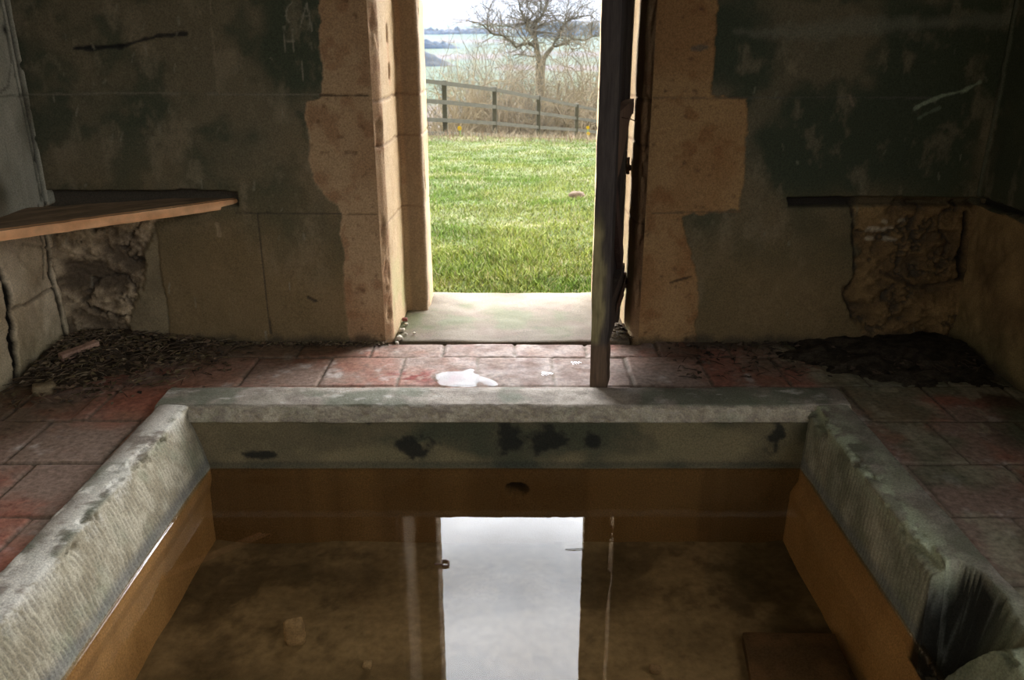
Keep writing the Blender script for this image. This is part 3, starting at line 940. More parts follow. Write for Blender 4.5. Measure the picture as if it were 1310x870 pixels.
p = on_z(378, 818, -.53)
rock_thing('sunken_stone', (p[0], p[1], -.50), (.040, .032, .055), 3, (.42, .34, .24), 'small upright stone lying under water in the bath, nearest the pale kerb', 'stone', rot=.3)
p = on_z(470, 852, -.53)
rock_thing('sunken_pebble', (p[0], p[1], -.525), (.018, .014, .012), 4, (.45, .38, .28), 'tiny pale pebble on the silt beside the mirrored doorway', 'pebble')
p = on_z(838, 858, -.53)
rock_thing('sunken_pebble', (p[0], p[1], -.525), (.022, .016, .014), 5, (.24, .19, .14), 'small dark pebble on the silt beyond the mirrored door', 'pebble')
p0, p1 = on_z(958, 775, -.52), on_z(1010, 845, -.52)
def tilt(V):
    V = V.copy()
    a = math.radians(-8)
    x, y = V[:, 0].copy(), V[:, 1].copy()
    V[:, 0] = x * math.cos(a) - y * math.sin(a) + .90
    V[:, 1] = x * math.sin(a) + y * math.cos(a) + 2.07
    V[:, 2] += -.505 + .10 * x
    return V
V, Fc = slab_vf(-.15, .15, -.20, .20, -.02, .02, .015, .003, .006, 8, tilt)
tag(mk('sunken_slab', V, Fc, M['stone'], col=mixc((.10, .07, .045), (.15, .10, .065), sstep(-.3, .3, fbm(V[:, 0], V[:, 1], V[:, 2], 12, 3)))), 'flat broken tile slab lying on the bath bottom near the mossy kerb', 'slab')

# bent wire loop and a bubble on the water
p = on_z(564, 721, ZW)
mb = MB()
w = .019
pts = [(-1.0, -.5), (.2, -.5), (.2, .6), (.9, .6), (1.3, .3), (1.3, -.9), (.9, -1.0), (.3, -.9)]
mb.add(*tube([(p[0] + a * w, p[1] + b * w, ZW + .004) for a, b in pts], .0035, 6))
tag(mb.build('wire_loop', M['iron']), 'small bent rusty wire loop floating at the edge of the mirrored doorway', 'wire')
p = on_z(735, 703, ZW)
mb = MB()
mb.add(*tube([(p[0] - .03, p[1], ZW + .002), (p[0], p[1] - .003, ZW + .003), (p[0] + .03, p[1] + .004, ZW + .003)], [.001, .0016, .001], 5), c=(.10, .08, .05))
tag(mb.build('floating_twig', M['twig']), 'thin dark twig floating on the mirrored sky beside the door', 'twig')

# puddle on the tiles before the door
outline = [(552, 478), (556, 486), (562, 492), (575, 494.5), (590, 494.8), (608, 494.8), (612, 489), (622, 490), (630, 494.5), (640, 493), (626, 484), (610, 478), (604, 471.5), (592, 474), (578, 474), (566, 477)]
pw = np.array([on_z(u, v, .008)[:2] for u, v in outline])
pw[:, 1] = np.minimum(pw[:, 1], 3.50); 
gx, gy = np.meshgrid(np.linspace(pw[:, 0].min() - .03, pw[:, 0].max() + .03, 130), np.linspace(pw[:, 1].min() - .03, pw[:, 1].max() + .03, 110), indexing='ij')
sd = poly_sd(gx, gy, [tuple(q) for q in pw]) + fbm(gx, gy, 0 * gx, 22, 4, gain=.6, seed=81) * .022
V = np.stack([gx, gy, .0042 + .0012 * sstep(-.004, .008, sd)], -1).reshape(-1, 3)
Fc = gfaces(130, 110)
Fc = Fc[sd.ravel()[Fc].min(1) > -.004]
us, inv = np.unique(Fc, return_inverse=True)
V, Fc = V[us], inv.reshape(-1, 4)
tag(mk('puddle', V, Fc, M['puddle']), 'bright rainwater puddle on the tiles before the doorstep', 'puddle', kind='stuff')
for (u, v, ru, lb) in ((736, 464, .02, 'small wet splash on the tile nearest the door leaf'), (699, 478, .024, 'middle wet splash between the puddle and the door leaf')):
    p = on_z(u, v, .005)
    V = [(p[0], p[1], .0062)]
    for i in range(24):
        a = 2 * math.pi * i / 24
        r_ = ru * (1 + .25 * math.sin(3 * a + u))
        V.append((p[0] + r_ * 1.15 * math.cos(a), p[1] + r_ * math.sin(a), .0048))
    tag(mk('wet_splash', V, [(0, 1 + i, 1 + (i + 1) % 24) for i in range(24)], M['puddle']), lb, 'puddle')

# ================================================================== DOOR LEAF (open into the room, seen edge on)
Hx, Hy, Nx, Ny = .505, 4.0, .314, 3.135
dx, dy = Nx - Hx, Ny - Hy
LL = math.hypot(dx, dy)
door = empty('door_1', (Hx, Hy, 0), math.atan2(dy, dx), label='old dark ledged plank door standing open into the room, rotten at its foot', kind='structure')
DT = 2.46


def dcol(V, seed, base=(.075, .055, .045), pale=(.19, .155, .10), amt=.5):
    n_ = fbm(V[:, 0] * 3, V[:, 1] * 3, V[:, 2] * .35, 7, 4, gain=.6, seed=seed)
    return mixc(base, pale, sstep(.0, .5, n_) * amt)


def stile_fn(V):
    V = V.copy()
    k = sstep(.62, .0, V[:, 2])
    n_ = fbm(V[:, 0], V[:, 1], V[:, 2], 9, 4, gain=.6, seed=402)
    V[:, 1] -= k * np.maximum(n_, 0) * .016 * (V[:, 1] > .03)
    V[:, 0] -= k * np.maximum(n_, -.1) * .012 * (V[:, 0] > LL - .03)
    V[:, 1] += sstep(.5, 0, V[:, 2]) * .004
    return V
V, Fc = slab_vf(LL - .105, LL, 0, .074, .028, DT, .012, .003, .006, 401, stile_fn)
c = dcol(V, 403, (.055, .045, .042), (.11, .09, .07), .4)
k = sstep(.80, .60, V[:, 2] + fbm(V[:, 0], V[:, 1], V[:, 2], 8, 3, seed=404) * .12) * (sstep(.052, .032, V[:, 1] + fbm(V[:, 0] * 0, V[:, 1] * 0, V[:, 2], 8, 3, seed=405) * .02))
k *= sstep(.21, .24, V[:, 2] + V[:, 0] * 0)
c = mixc(c, mixc((.20, .17, .085), (.27, .23, .12), sstep(-.3, .3, fbm(V[:, 0], V[:, 1], V[:, 2], 14, 3, seed=406))), k)      # pale rubbed, algae-green strip
c = mixc(c, (.12, .075, .045), sstep(.24, .20, V[:, 2]) * .8)
mk('stile', V, Fc, M['doorwood'], door, c, local=True)['label'] = 'closing stile with a rubbed pale lower edge'
# hanging stile
V, Fc = slab_vf(.0, .085, .0, .045, .045, DT, .015, .003, .005, 411)
mk('stile', V, Fc, M['doorwood'], door, dcol(V, 412), local=True)
# boards, their feet rotted to different lengths
bw = (LL - .105 - .085) / 4
for q in range(4):
    a0 = .085 + q * bw + .002
    foot = (.05, .10, .07, .12)[q]
    def fn(V, foot=foot, q=q):
        V = V.copy()
        rot = np.abs(fbm(V[:, 0] * 3, V[:, 0] * 0, V[:, 2] * 0, 14, 4, gain=.6, seed=420 + q)) * .22
        V[:, 2] = np.where(V[:, 2] < .4, .4 - (.4 - V[:, 2]) * (1 - rot), V[:, 2])
        return V
    V, Fc = slab_vf(a0, a0 + bw - .004, .004, .026, foot, DT - .01, .016, .002, .003, 430 + q, fn)
    mk('board', V, Fc, M['doorwood'], door, dcol(V, 440 + q, (.06, .045, .04), (.14, .10, .075), .5), local=True)
# ledges
for z0, z1, s0, s1, brk in ((2.1, 2.28, .02, LL - .1, 0), (.86, 1.12, .03, LL - .10, 1), (.16, .34, .02, LL - .1, 0)):
    def fn(V, brk=brk, z0=z0, z1=z1):
        V = V.copy()
        if brk:     # underside split away toward the hinge
            k = sstep(.10, .70, V[:, 0])
            lo = z0 + (1 - k) * .20 + fbm(V[:, 0], 0, 0, 14, 3, seed=451) * .015
            V[:, 2] = z1 - (z1 - V[:, 2]) * (z1 - lo) / (z1 - z0)
        return V
    V, Fc = slab_vf(s0, s1, .026, .066 if brk else .060, z0, z1, .012, .003, .004, int(450 + z0 * 10), fn)
    cc = dcol(V, 455, (.20, .125, .085), (.27, .18, .125), .6) if brk else dcol(V, 456)
    o = mk('ledge', V, Fc, M['doorwood'], door, cc, local=True)
    if brk: o['label'] = 'middle ledge of redder broken wood'; mid_ledge = o
# brace piece below the middle ledge
def fn(V):
    V = V.copy()
    V[:, 2] += (V[:, 0] - .10) * .85
    return V
V, Fc = slab_vf(.09, .62, .027, .056, .30, .42, .014, .003, .004, 461, fn)
mk('brace', V, Fc, M['doorwood'], door, dcol(V, 462, (.10, .06, .05), (.17, .11, .085), .5), local=True)
# strap hinges and a bent nail
for z in (2.19, .25):
    mb = MB()
    v, f = slab_vf(.0, .48, .066, .072, z - .022, z + .022, .02, .001, .002, 470)
    mb.add(v, f)
    mb.add(*tube([(.0, .06, z - .035), (.0, .06, z + .035)], [.014, .014], 10))
    sh_ = mb.build('strap_hinge', M['iron'], door, local=True)
    for sx_ in (.12, .27, .42):
        mb = MB(); mb.add(*tube([(sx_, .071, z), (sx_, .079, z), (sx_, .081, z)], [.010, .009, .004], 8)); mb.build('bolt', M['iron'], sh_, local=True)
mb = MB()
mb.add(*tube([(LL - .25, .064, 1.09), (LL - .25, .10, 1.085), (LL - .255, .125, 1.075)], [.0025, .0025, .0015], 6))
mb.build('nail', M['iron'], mid_ledge, local=True)

# ================================================================== CORNER SEAT PLANK
zt = .692
A_, B_ = on_z(303, 253, zt), on_z(0, 294, zt)
dirn = (B_ - A_) / np.linalg.norm(B_ - A_)
C0 = A_ + dirn * -.02
C1 = A_ + dirn * ((-(XW + .02) - A_[0]) / dirn[0])
ny_, nx_ = 150, 34
P = np.zeros((ny_, nx_, 3))
back0, back1 = np.array([-1.54, D + .04, zt]), np.array([-(XW + .02), 3.55, zt])
for i, s_ in enumerate(np.linspace(0, 1, ny_)):
    f_ = C0 + (C1 - C0) * s_
    b_ = back0 + (back1 - back0) * s_
    P[i] = f_[None] + (b_ - f_)[None] * np.linspace(0, 1, nx_)[:, None]
P[..., 2] = zt + fbm(P[..., 0] * 2, P[..., 1] * 2, 0 * P[..., 0], 6, 3, seed=500) * .003
P[:, 0, 2] -= .003
Tt = P.reshape(-1, 3)
Bt = Tt - np.array([0, 0, .042])
# front face ring
front_t = P[:, 0]
ff_ = np.stack([front_t + np.array([.0, -.002, -.002]), front_t + np.array([.001, -.0035, -.010]), front_t + np.array([.001, -.0035, -.031]), front_t + np.array([0, -.001, -.0415])], 1)
V = np.concatenate([Tt, Bt, ff_.reshape(-1, 3)])
nT = len(Tt)
Fc = np.concatenate([gfaces(ny_, nx_, 0, True), gfaces(ny_, nx_, nT, False), gfaces(ny_, 4, 2 * nT, False)])
u_ = V @ np.array([dirn[0], dirn[1], 0])
w_ = V @ np.array([-dirn[1], dirn[0], 0])
gr = fbm(u_ * .6, w_ * 9, V[:, 2] * 14, 5, 4, gain=.6, seed=501)
c = mixc((.20, .14, .085), (.32, .22, .14), sstep(-.3, .3, gr))
fr = np.zeros(len(V)); fr[2 * nT:] = 1
edge_i = np.arange(nT).reshape(ny_, nx_)[:, :2].ravel(); fr[edge_i] = .8
c = mixc(c, mixc((.78, .40, .19), (.88, .52, .28), sstep(-.35, .35, gr)), fr)     # sawn orange face, brightened in colour to stand in for light
pl = empty('corner_seat_plank', ((C0[0] + C1[0]) / 2, (C0[1] + C1[1]) / 2, zt - .03), label='thick wooden plank let into the corner walls as a seat, sawn orange front edge', cat='plank seat')
mk('seat_board', V, Fc, M['plank'], pl, c)

# ================================================================== LITTER, RUBBLE
# drift of soil in the corner by the pale blocks
def soil_mound(name, cx, cy, rx, ry, h, seed, label, colr):
    X, Y = np.meshgrid(np.linspace(cx - rx, cx + rx, 90), np.linspace(cy - ry, cy + ry, 90), indexing='ij')
    X = np.clip(X, -XW + .0, XW); Y = np.clip(Y, 0, D + .02)
    r = np.hypot((X - cx) / rx, (Y - cy) / ry) + fbm(X, Y, 0 * X, 7, 4, seed=seed) * .28
    Z = h * sstep(1.0, .15, r) - .012 + fbm(X, Y, 0 * X, 30, 4, gain=.65, seed=seed + 1) * .010
    c = mixc(np.array(colr) * .6, np.array(colr) * 1.5, sstep(-.4, .4, fbm(X, Y, Z, 28, 4, gain=.65, seed=seed + 2)))
    return tag(mk(name, np.stack([X, Y, Z], -1).reshape(-1, 3), gfaces(90, 90), M['dirt'], col=c.reshape(-1, 3)), label, 'soil', kind='stuff')


soil_mound('soil_drift', -1.98, 3.62, .62, .55, .075, 610, 'drift of dark crumbly soil in the corner under the plank seat', (.07, .052, .034))
soil_mound('soil_drift', 1.90, 3.60, .75, .45, .07, 620, 'drift of black soil in the dark corner beyond the open door', (.045, .036, .026))


def litter(name, n_, fpos, label, cols):
    mb_v, mb_f, mb_c = [], [], []
    k = 0
    for i in range(n_):
        x, y, z = fpos()
        a = random.uniform(0, 6.28)
        if random.random() < .55:
            l, w_ = random.uniform(.008, .022), random.uniform(.005, .012)
            ca, sa = math.cos(a), math.sin(a)
            up = [random.uniform(-.004, .008) for _ in range(4)]
            loc = [(-l, 0, up[0]), (0, -w_, up[1] + .003), (l, 0, up[2]), (0, w_, up[3] + .003)]
            v = [(x + p_ * ca - q_ * sa, y + p_ * sa + q_ * ca, z + .004 + r_) for p_, q_, r_ in loc]
            f = [(0, 1, 2), (0, 2, 3)]
        else:
            l = random.uniform(.012, .055)
            tx, ty, tz = math.cos(a) * l, math.sin(a) * l, random.uniform(-.006, .012)
            v, f = tube([(x - tx, y - ty, z + .004 - tz), (x, y, z + .008), (x + tx, y + ty, z + .004 + tz)], [.0012, .0017, .0010], 4, False)
        cc = np.array(random.choice(cols)) * random.uniform(.6, 1.3)
        mb_v.append(np.asarray(v)); mb_f += [tuple(q + k for q in ff2) for ff2 in f]; mb_c.append(np.broadcast_to(cc, (len(v), 3))); k += len(v)
    return tag(mk(name, np.concatenate(mb_v), mb_f, M['leaf'], col=np.concatenate(mb_c), smooth=False), label, 'leaf litter', kind='stuff')


def lp_left():
    while True:
        x, y = random.uniform(-2.08, -1.2), random.uniform(2.95, 3.74)
        r = math.hypot((x + 1.98) / .72, (y - 3.62) / .62)
        if random.random() < max(.0, 1.15 - r) and r < 1.1:
            return x, y, .075 * max(0, 1 - r) ** .8
def lp_foot():
    x = random.uniform(-1.5, -.6)
    return x, D - abs(random.gauss(0, .022)) - .012, .0
def lp_right():
    while True:
        x, y = random.uniform(.7, 2.08), random.uniform(3.3, 3.74)
        if random.random() < (1.0 if y > 3.66 else .35) * (.25 + .6 * x / 2):
            return x, y, .04 * max(0, (x - 1.2))
BR = [(.10, .07, .045), (.16, .11, .07), (.055, .042, .03), (.22, .17, .11), (.13, .10, .05)]
litter('leaf_litter', 1500, lp_left, 'dead leaves and twigs heaped in the corner under the plank seat', BR)
litter('leaf_litter', 350, lp_foot, 'thin line of dead leaves along the wall foot before the doorway', BR)
litter('leaf_litter', 500, lp_right, 'dead leaves and dirt along the dark wall behind the open door', [(.07, .05, .035), (.10, .07, .05), (.04, .03, .022)])

# loose brick piece lying in the litter
p = on_z(102, 452, .05)
def bf(V):
    V = V.copy()
    a = math.radians(52)
    x, y = V[:, 0].copy(), V[:, 1].copy()
    V[:, 0] = p[0] + x * math.cos(a) - y * math.sin(a)
    V[:, 1] = p[1] + x * math.sin(a) + y * math.cos(a)
    V[:, 2] += .062 + x * .10
    return V
V, Fc = slab_vf(-.085, .085, -.022, .022, -.016, .018, .008, .003, .005, 640, bf)
tag(mk('tile_fragment', V, Fc, M['stone'], col=mixc((.36, .22, .16), (.46, .30, .22), sstep(-.3, .3, fbm(V[:, 0], V[:, 1], V[:, 2], 20, 3)))), 'narrow pinkish tile fragment lying on the litter by the cracked blocks', 'tile fragment')
p = on_z(57, 498, .02)
rock_thing('loose_stone', (p[0], p[1], .02), (.05, .04, .03), 650, (.22, .17, .10), 'flat brown stone at the foot of the cracked pale blocks', 'stone', rot=.5)

# mortar crumbs at the foot of the reveal
crumbs = [((514, 424), .016, 'palest'), ((511, 434), .018, 'largest'), ((520, 416), .012, 'topmost'), ((519, 428), .009, 'smallest'), ((530, 427), .008, 'outlying'), ((508, 440), .012, 'lowest')]
for i, ((u, v), r_, w_) in enumerate(crumbs):
    z0_ = .016
    p = on_z(u, v, z0_)
    rock_thing('mortar_crumb', (p[0], p[1], z0_ + r_ * .4), (r_, r_ * .8, r_ * .65), 660 + i, (.45, .40, .32), f'{w_} mortar crumb beside the doorstep under the stone jamb', 'rubble', rot=i, group='mortar crumbs by the jamb')
p = on_z(518, 411, .016)
rock_thing('brick_crumb', (p[0], p[1], .026), (.016, .013, .012), 670, (.25, .09, .07), 'dark red brick crumb wedged between jamb and doorstep', 'rubble')
def lp_jamb():
    return random.uniform(.42, .56), random.uniform(3.76, 3.95), .014
litter('leaf_litter', 140, lp_jamb, 'dry leaves collected on the doorstep behind the door leaf', BR)

# ================================================================== OUTDOORS
def ground_z(x, y):
    z = -.045 - .047 * (y - 4.5)
    z = z - np.maximum(y - 18.0, 0) ** 1.0 * .10 - .018 * np.maximum(y - 14, 0) * np.clip(x / 2.0, -1, 2) * .45
    return z


ys = np.concatenate([np.arange(4.48, 8, .05), np.arange(8, 22, .15), np.arange(22, 60, 1.0), np.arange(60, 150, 6)])
xs = np.concatenate([np.arange(-60, -5, 3.0), np.arange(-5, 5, .12), np.arange(5, 61, 3.0)])
X, Y = np.meshgrid(xs, ys, indexing='ij')
Z = ground_z(X, np.minimum(Y, 26))
Z = Z - np.maximum(Y - 26, 0) * .155
Z = np.maximum(Z, -20 + fbm(X, Y, 0 * X, .05, 2) * .3)
Z = Z + fbm(X, Y, 0 * X, 1.1, 4, seed=700) * .045
n_ = fbm(X, Y, 0 * X, .9, 4, seed=701)
c = mixc((.055, .07, .02), (.08, .09, .03), sstep(-.3, .3, n_))
c = mixc(c, (.19, .16, .085), sstep(.15, .5, fbm(X, Y, 0 * X, 2.2, 4, seed=702)) * .6)
c = mixc(c, (.22, .18, .11), sstep(16.5, 18.5, Y + n_ * 1.5) * .7)
tag(mk('field', np.stack([X, Y, Z], -1).reshape(-1, 3), gfaces(len(xs), len(ys)), M['ground'], col=c.reshape(-1, 3)), kind='structure', label='sloping meadow outside the doorway')


# grass blades
def blades(n_, y0, y1, hmin, hmax, wid, colf, name, label, xr=None, cat='grass'):
    u = rng.random(n_)
    y = y0 * (y1 / y0) ** u if y1 / y0 > 1.5 else y0 + (y1 - y0) * u
    half = .135 * y + .45 if xr is None else None
    x = (rng.random(n_) * 2 - 1) * half if xr is None else xr[0] + (xr[1] - xr[0]) * rng.random(n_)
    z = ground_z(x, y) + fbm(x, y, 0 * x, 1.1, 4, seed=700) * .045
    clump = fbm(x, y, 0 * x, 2.5, 3, seed=710)
    h = (hmin + (hmax - hmin) * rng.random(n_)) * (1 + .55 * clump)
    a = rng.random(n_) * 6.283
    lean = rng.random(n_) * .9 + .15
    w = wid * (.6 + .8 * rng.random(n_))
    ca, sa = np.cos(a), np.sin(a)
    b = rng.random(n_) * 6.283
    lx, ly = np.cos(b) * lean * h, np.sin(b) * lean * h
    base = np.stack([x, y, z - .01], 1)
    off = np.stack([ca * w, sa * w, 0 * w], 1)
    mid = base + np.stack([lx * .35, ly * .35, h * .6], 1)
    tip = base + np.stack([lx, ly, h], 1)
    V = np.stack([base - off, base + off, mid + off * .8, mid - off * .8, tip], 1).reshape(-1, 3)
    i = np.arange(n_)[:, None] * 5
    quad = i + np.array([[0, 1, 2, 3]])
    tri = i + np.array([[3, 2, 4, 4]])
    Fq = np.concatenate([quad, i + np.array([[3, 2, 4, 3]])[:, :4]])
    col = colf(x, y, n_)
    col = np.repeat(col, 5, axis=0)
    # triangles kept as a second list
    me = bpy.data.meshes.new(name)
    me.vertices.add(len(V)); me.vertices.foreach_set('co', V.astype(np.float32).ravel())
    lt = np.concatenate([quad.ravel(), (i + np.array([[3, 2, 4]])).ravel()])
    me.loops.add(len(lt)); me.loops.foreach_set('vertex_index', lt.astype(np.int32))
    me.polygons.add(2 * n_)
    me.polygons.foreach_set('loop_start', np.concatenate([np.arange(n_) * 4, 4 * n_ + np.arange(n_) * 3]).astype(np.int32))
    me.polygons.foreach_set('loop_total', np.concatenate([np.full(n_, 4), np.full(n_, 3)]).astype(np.int32))
    me.update(calc_edges=True)
    at = me.attributes.new('col', 'FLOAT_COLOR', 'POINT')
    at.data.foreach_set('color', np.concatenate([np.clip(col, 0, 1), np.ones((len(col), 1))], 1).astype(np.float32).ravel())
    me.materials.append(M['grassblade'])
    o = bpy.data.objects.new(name, me); COL.objects.link(o)
    return tag(o, label, cat, kind='stuff')


def gcol(x, y, n_):
    g = fbm(x, y, 0 * x, 1.3, 4, seed=720)
    c = mixc((.16, .26, .035), (.29, .34, .07), sstep(-.35, .35, g))
    c = mixc(c, (.45, .40, .22), (rng.random(n_) < .17 + .25 * sstep(14, 18, y)).astype(float) * .8)
    c = mixc(c, (.09, .15, .045), (rng.random(n_) < .2).astype(float) * .6)
    return .56 * c * (.75 + .5 * rng.random(n_))[:, None]
blades(150000, 4.56, 19.5, .018, .055, .0035, gcol, 'meadow_grass', 'short green meadow grass outside the doorway, up to the fence')


def dcolr(x, y, n_):
    c = mixc((.14, .115, .07), (.23, .195, .135), rng.random(n_))
    return mixc(c, (.20, .12, .08), (rng.random(n_) < .3).astype(float) * .7)
blades(11000, 16.6, 23.5, .04, .20, .005, dcolr, 'dry_grass', 'dead straw-coloured grass and stalks along the foot of the fence', xr=(-4.5, 5.5), cat='dry grass')

# small molehill
p0 = (.70, 8.9)
V, Fc = rock_vf((p0[0], p0[1], float(ground_z(p0[0], p0[1])) + .02), (.09, .10, .045), 730, .35, .1)
tag(mk('molehill', V, Fc, M['dirt'], col=np.broadcast_to((.10, .07, .045), V.shape)), 'small dark molehill in the grass close to the door leaf', 'molehill')

# post and rail fence
fence = empty('wooden_fence', (-1.5, 19, -.7), label='weathered post and rail fence with four rails crossing the field', cat='fence')
posts = [(330, 68, 168, 14.2), (430, 83, 169.5, 15.6), (505, 95, 170.5, 17.2), (570, 102.5, 172, 19.0), (633, 111, 174, 21.2), (688.5, 122, 177, 23.6), (737, 132.5, 178, 26.0), (782, 142, 181, 28.4)]
PT = []
for (u, vt, vb, Y) in posts:
    b_, t_ = on_y(u, vb, Y), on_y(u, vt, Y)
    PT.append((b_, t_))
    mbp = MB()
    v, f = slab_vf(b_[0] - .055, b_[0] + .055, Y - .05, Y + .05, b_[2] - .35, t_[2], .05, .006, .012, int(u))
    mbp.add(v, f); mbp.build('post', M['fence'], fence)
for k in range(len(PT) - 1):
    (b0, t0), (b1, t1) = PT[k], PT[k + 1]
    h0, h1 = t0[2] - b0[2], t1[2] - b1[2]
    for fr_ in (.945, .60, .27, .02):
        P0 = np.array([t0[0], t0[1] - .075, b0[2] + h0 * fr_]); P1 = np.array([t1[0], t1[1] - .075, b1[2] + h1 * fr_])
        d_ = P1 - P0; L_ = np.linalg.norm(d_); d_ /= L_
        sx = np.cross(d_, (0, 0, 1.0)); sx /= np.linalg.norm(sx)
        up = np.cross(sx, d_)
        v, f = slab_vf(-.03, L_ + .03, -.02, .02, -.045, .045, .06, .005, .006, int(10 * fr_ + k))
        V = P0 + v[:, :1] * d_ + v[:, 1:2] * sx + v[:, 2:3] * up
        mk('rail', V, f, M['fence'], fence)


# trees: branching skeletons
def grow(mb, p, d, L_, r, lev, maxlev, c, rnd, up=.12, spread=.75, nch=(2, 4), sides=None, kink=.25):
    n_ = 4
    pts = [p]; dd = np.array(d, float)
    for i in range(n_):
        dd = dd + np.array([rnd.gauss(0, kink), rnd.gauss(0, kink), rnd.gauss(0, kink) + up]) * .6
        dd /= np.linalg.norm(dd)
        pts.append(pts[-1] + dd * L_ / n_)
    rad = np.linspace(r, r * .55, n_ + 1)
    mb.add(*tube(pts, rad, sides or (5 if r > .05 else 3), False), c=c)
    if lev >= maxlev: return
    for k in range(rnd.randint(*nch)):
        q = rnd.randint(1, n_)
        nd = dd + np.array([rnd.gauss(0, spread), rnd.gauss(0, spread), rnd.gauss(0, spread * .7) + up])
        nd /= np.linalg.norm(nd) + 1e-9
        grow(mb, pts[q], nd, L_ * rnd.uniform(.55, .8), rad[q] * rnd.uniform(.5, .7), lev + 1, maxlev, c, rnd, up, spread, nch, sides, kink)


def oak():
    rnd = random.Random(5)
    Y0 = 42.0
    S = 9.667
    def W_(zx, zy, dz=0.0):
        p_ = on_y(650 + zx / S, zy / S, Y0 + dz)
        return p_
    px = on_y(656, 40, Y0)[0] - on_y(655, 40, Y0)[0]
    o = empty('bare_oak', tuple(on_y(690, 90, Y0)), label='large leafless spreading oak standing beyond the fence', cat='tree')
    limbs = [
        ('trunk', [(385, 1900), (388, 980), (382, 830), (372, 700), (350, 560), (335, 470)], 7.5, 4.2, 0),
        ('limb', [(335, 470), (280, 400), (235, 340), (220, 280), (190, 200), (145, 110), (120, -10), (90, -150)], 3.6, .9, -1),
        ('limb', [(335, 470), (335, 380), (325, 320), (390, 230), (430, 180), (470, 90), (490, 30), (480, -60), (500, -180)], 3.6, 1.0, 1),
        ('limb', [(235, 270), (290, 215), (312, 165), (240, 80), (225, -20), (240, -140)], 1.5, .5, 0),
        ('limb', [(220, 285), (120, 290), (90, 340), (10, 322), (-60, 330), (-160, 300), (-260, 330)], 1.9, .5, -2),
        ('limb', [(430, 180), (370, 130), (350, 60), (280, 0), (250, -120)], 1.3, .5, 1),
        ('limb', [(410, 200), (405, 100), (400, 0), (410, -140)], 1.4, .5, -1),
        ('limb', [(355, 600), (290, 550), (190, 545), (100, 580), (50, 520), (-60, 440), (-160, 430), (-220, 410), (-260, 360), (-330, 300), (-440, 270), (-520, 250)], 3.4, .6, -2),
        ('limb', [(-250, 370), (-255, 290), (-260, 220), (-240, 110), (-310, 50)], 1.5, .4, -2),
        ('limb', [(-240, 110), (-200, 40), (-150, -30), (-130, -120)], 1.0, .4, -2),
        ('limb', [(360, 690), (250, 690), (150, 670), (60, 690)], 2.2, .6, 2),
        ('trunk', [(420, 1900), (425, 880), (440, 720), (500, 640), (560, 570)], 5.5, 3.6, 1),
        ('limb', [(560, 570), (640, 555), (720, 530), (800, 480), (880, 490), (960, 500), (1040, 450), (1140, 440), (1260, 420)], 2.6, .8, 1),
        ('limb', [(560, 570), (590, 490), (640, 450), (635, 380), (660, 330), (700, 300), (770, 230), (860, 205), (1010, 190), (1070, 230), (1030, 350), (1045, 440)], 2.8, .6, 2),
        ('limb', [(700, 300), (720, 180), (730, 80), (760, -20), (800, -140)], 1.3, .4, 2),
        ('limb', [(700, 300), (600, 240), (560, 205), (540, 140)], 1.4, .4, 1),
        ('limb', [(740, 540), (790, 620), (880, 600), (960, 560)], 1.0, .4, 1),
        ('limb', [(860, 205), (880, 100), (960, 60), (1040, 20), (1120, -40)], 1.1, .4, 2),
    ]
    CB = (.075, .07, .05)
    twig = MB()
    for nm, pts, r0, r1, dz in limbs:
        P_ = np.array([W_(a, b, dz * .8 * (i / max(1, len(pts) - 1))) for i, (a, b) in enumerate(pts)])
        # resample with small kinks
        Q = [P_[0]]
        for i in range(len(P_) - 1):
            for k in (.5, 1.0):
                q = P_[i] * (1 - k) + P_[i + 1] * k
                if k < 1: q = q + np.array([rnd.gauss(0, .5), rnd.gauss(0, 1.5), rnd.gauss(0, .5)]) * px
                Q.append(q)
        Q = np.array(Q)
        R = np.linspace(r0, r1 * 1.2, len(Q)) * px * .65
        mb = MB(); mb.add(*tube(Q, R, 8), c=CB)
        mb.build(nm, M['bark'], o)
        if nm == 'limb':
            for i in range(2, len(Q)):
                for k in range(3):
                    d_ = np.array([rnd.gauss(0, .8), rnd.gauss(0, .8), rnd.gauss(.25, .6)])
                    d_ /= np.linalg.norm(d_)
                    grow(twig, Q[i], d_, rnd.uniform(.7, 1.7), max(.012, R[i] * .45), 0, 2, (.10, .09, .07), rnd, .08, .8, (2, 3), 3)
    t_ = twig.build('twigs', M['twig'], o)
    t_['kind'] = 'stuff'
oak()

shr_protos = []
for s_ in range(4):
    rnd = random.Random(40 + s_)
    mb = MB()
    tone = [(.16, .13, .09), (.13, .11, .08), (.19, .155, .10), (.11, .105, .085)][s_]
    for k in range(44):
        a = rnd.uniform(0, 6.28); rr = rnd.uniform(0, .9)
        d_ = np.array([math.cos(a) * rr, math.sin(a) * rr, 1.0]); d_ /= np.linalg.norm(d_)
        grow(mb, np.array([math.cos(a) * rr * .7, math.sin(a) * rr * .7, -.3]), d_, rnd.uniform(.9, 1.6), .027, 0, 4, tone, rnd, .01, 1.0, (2, 3), 3, .5)
    shr_protos.append(mb)
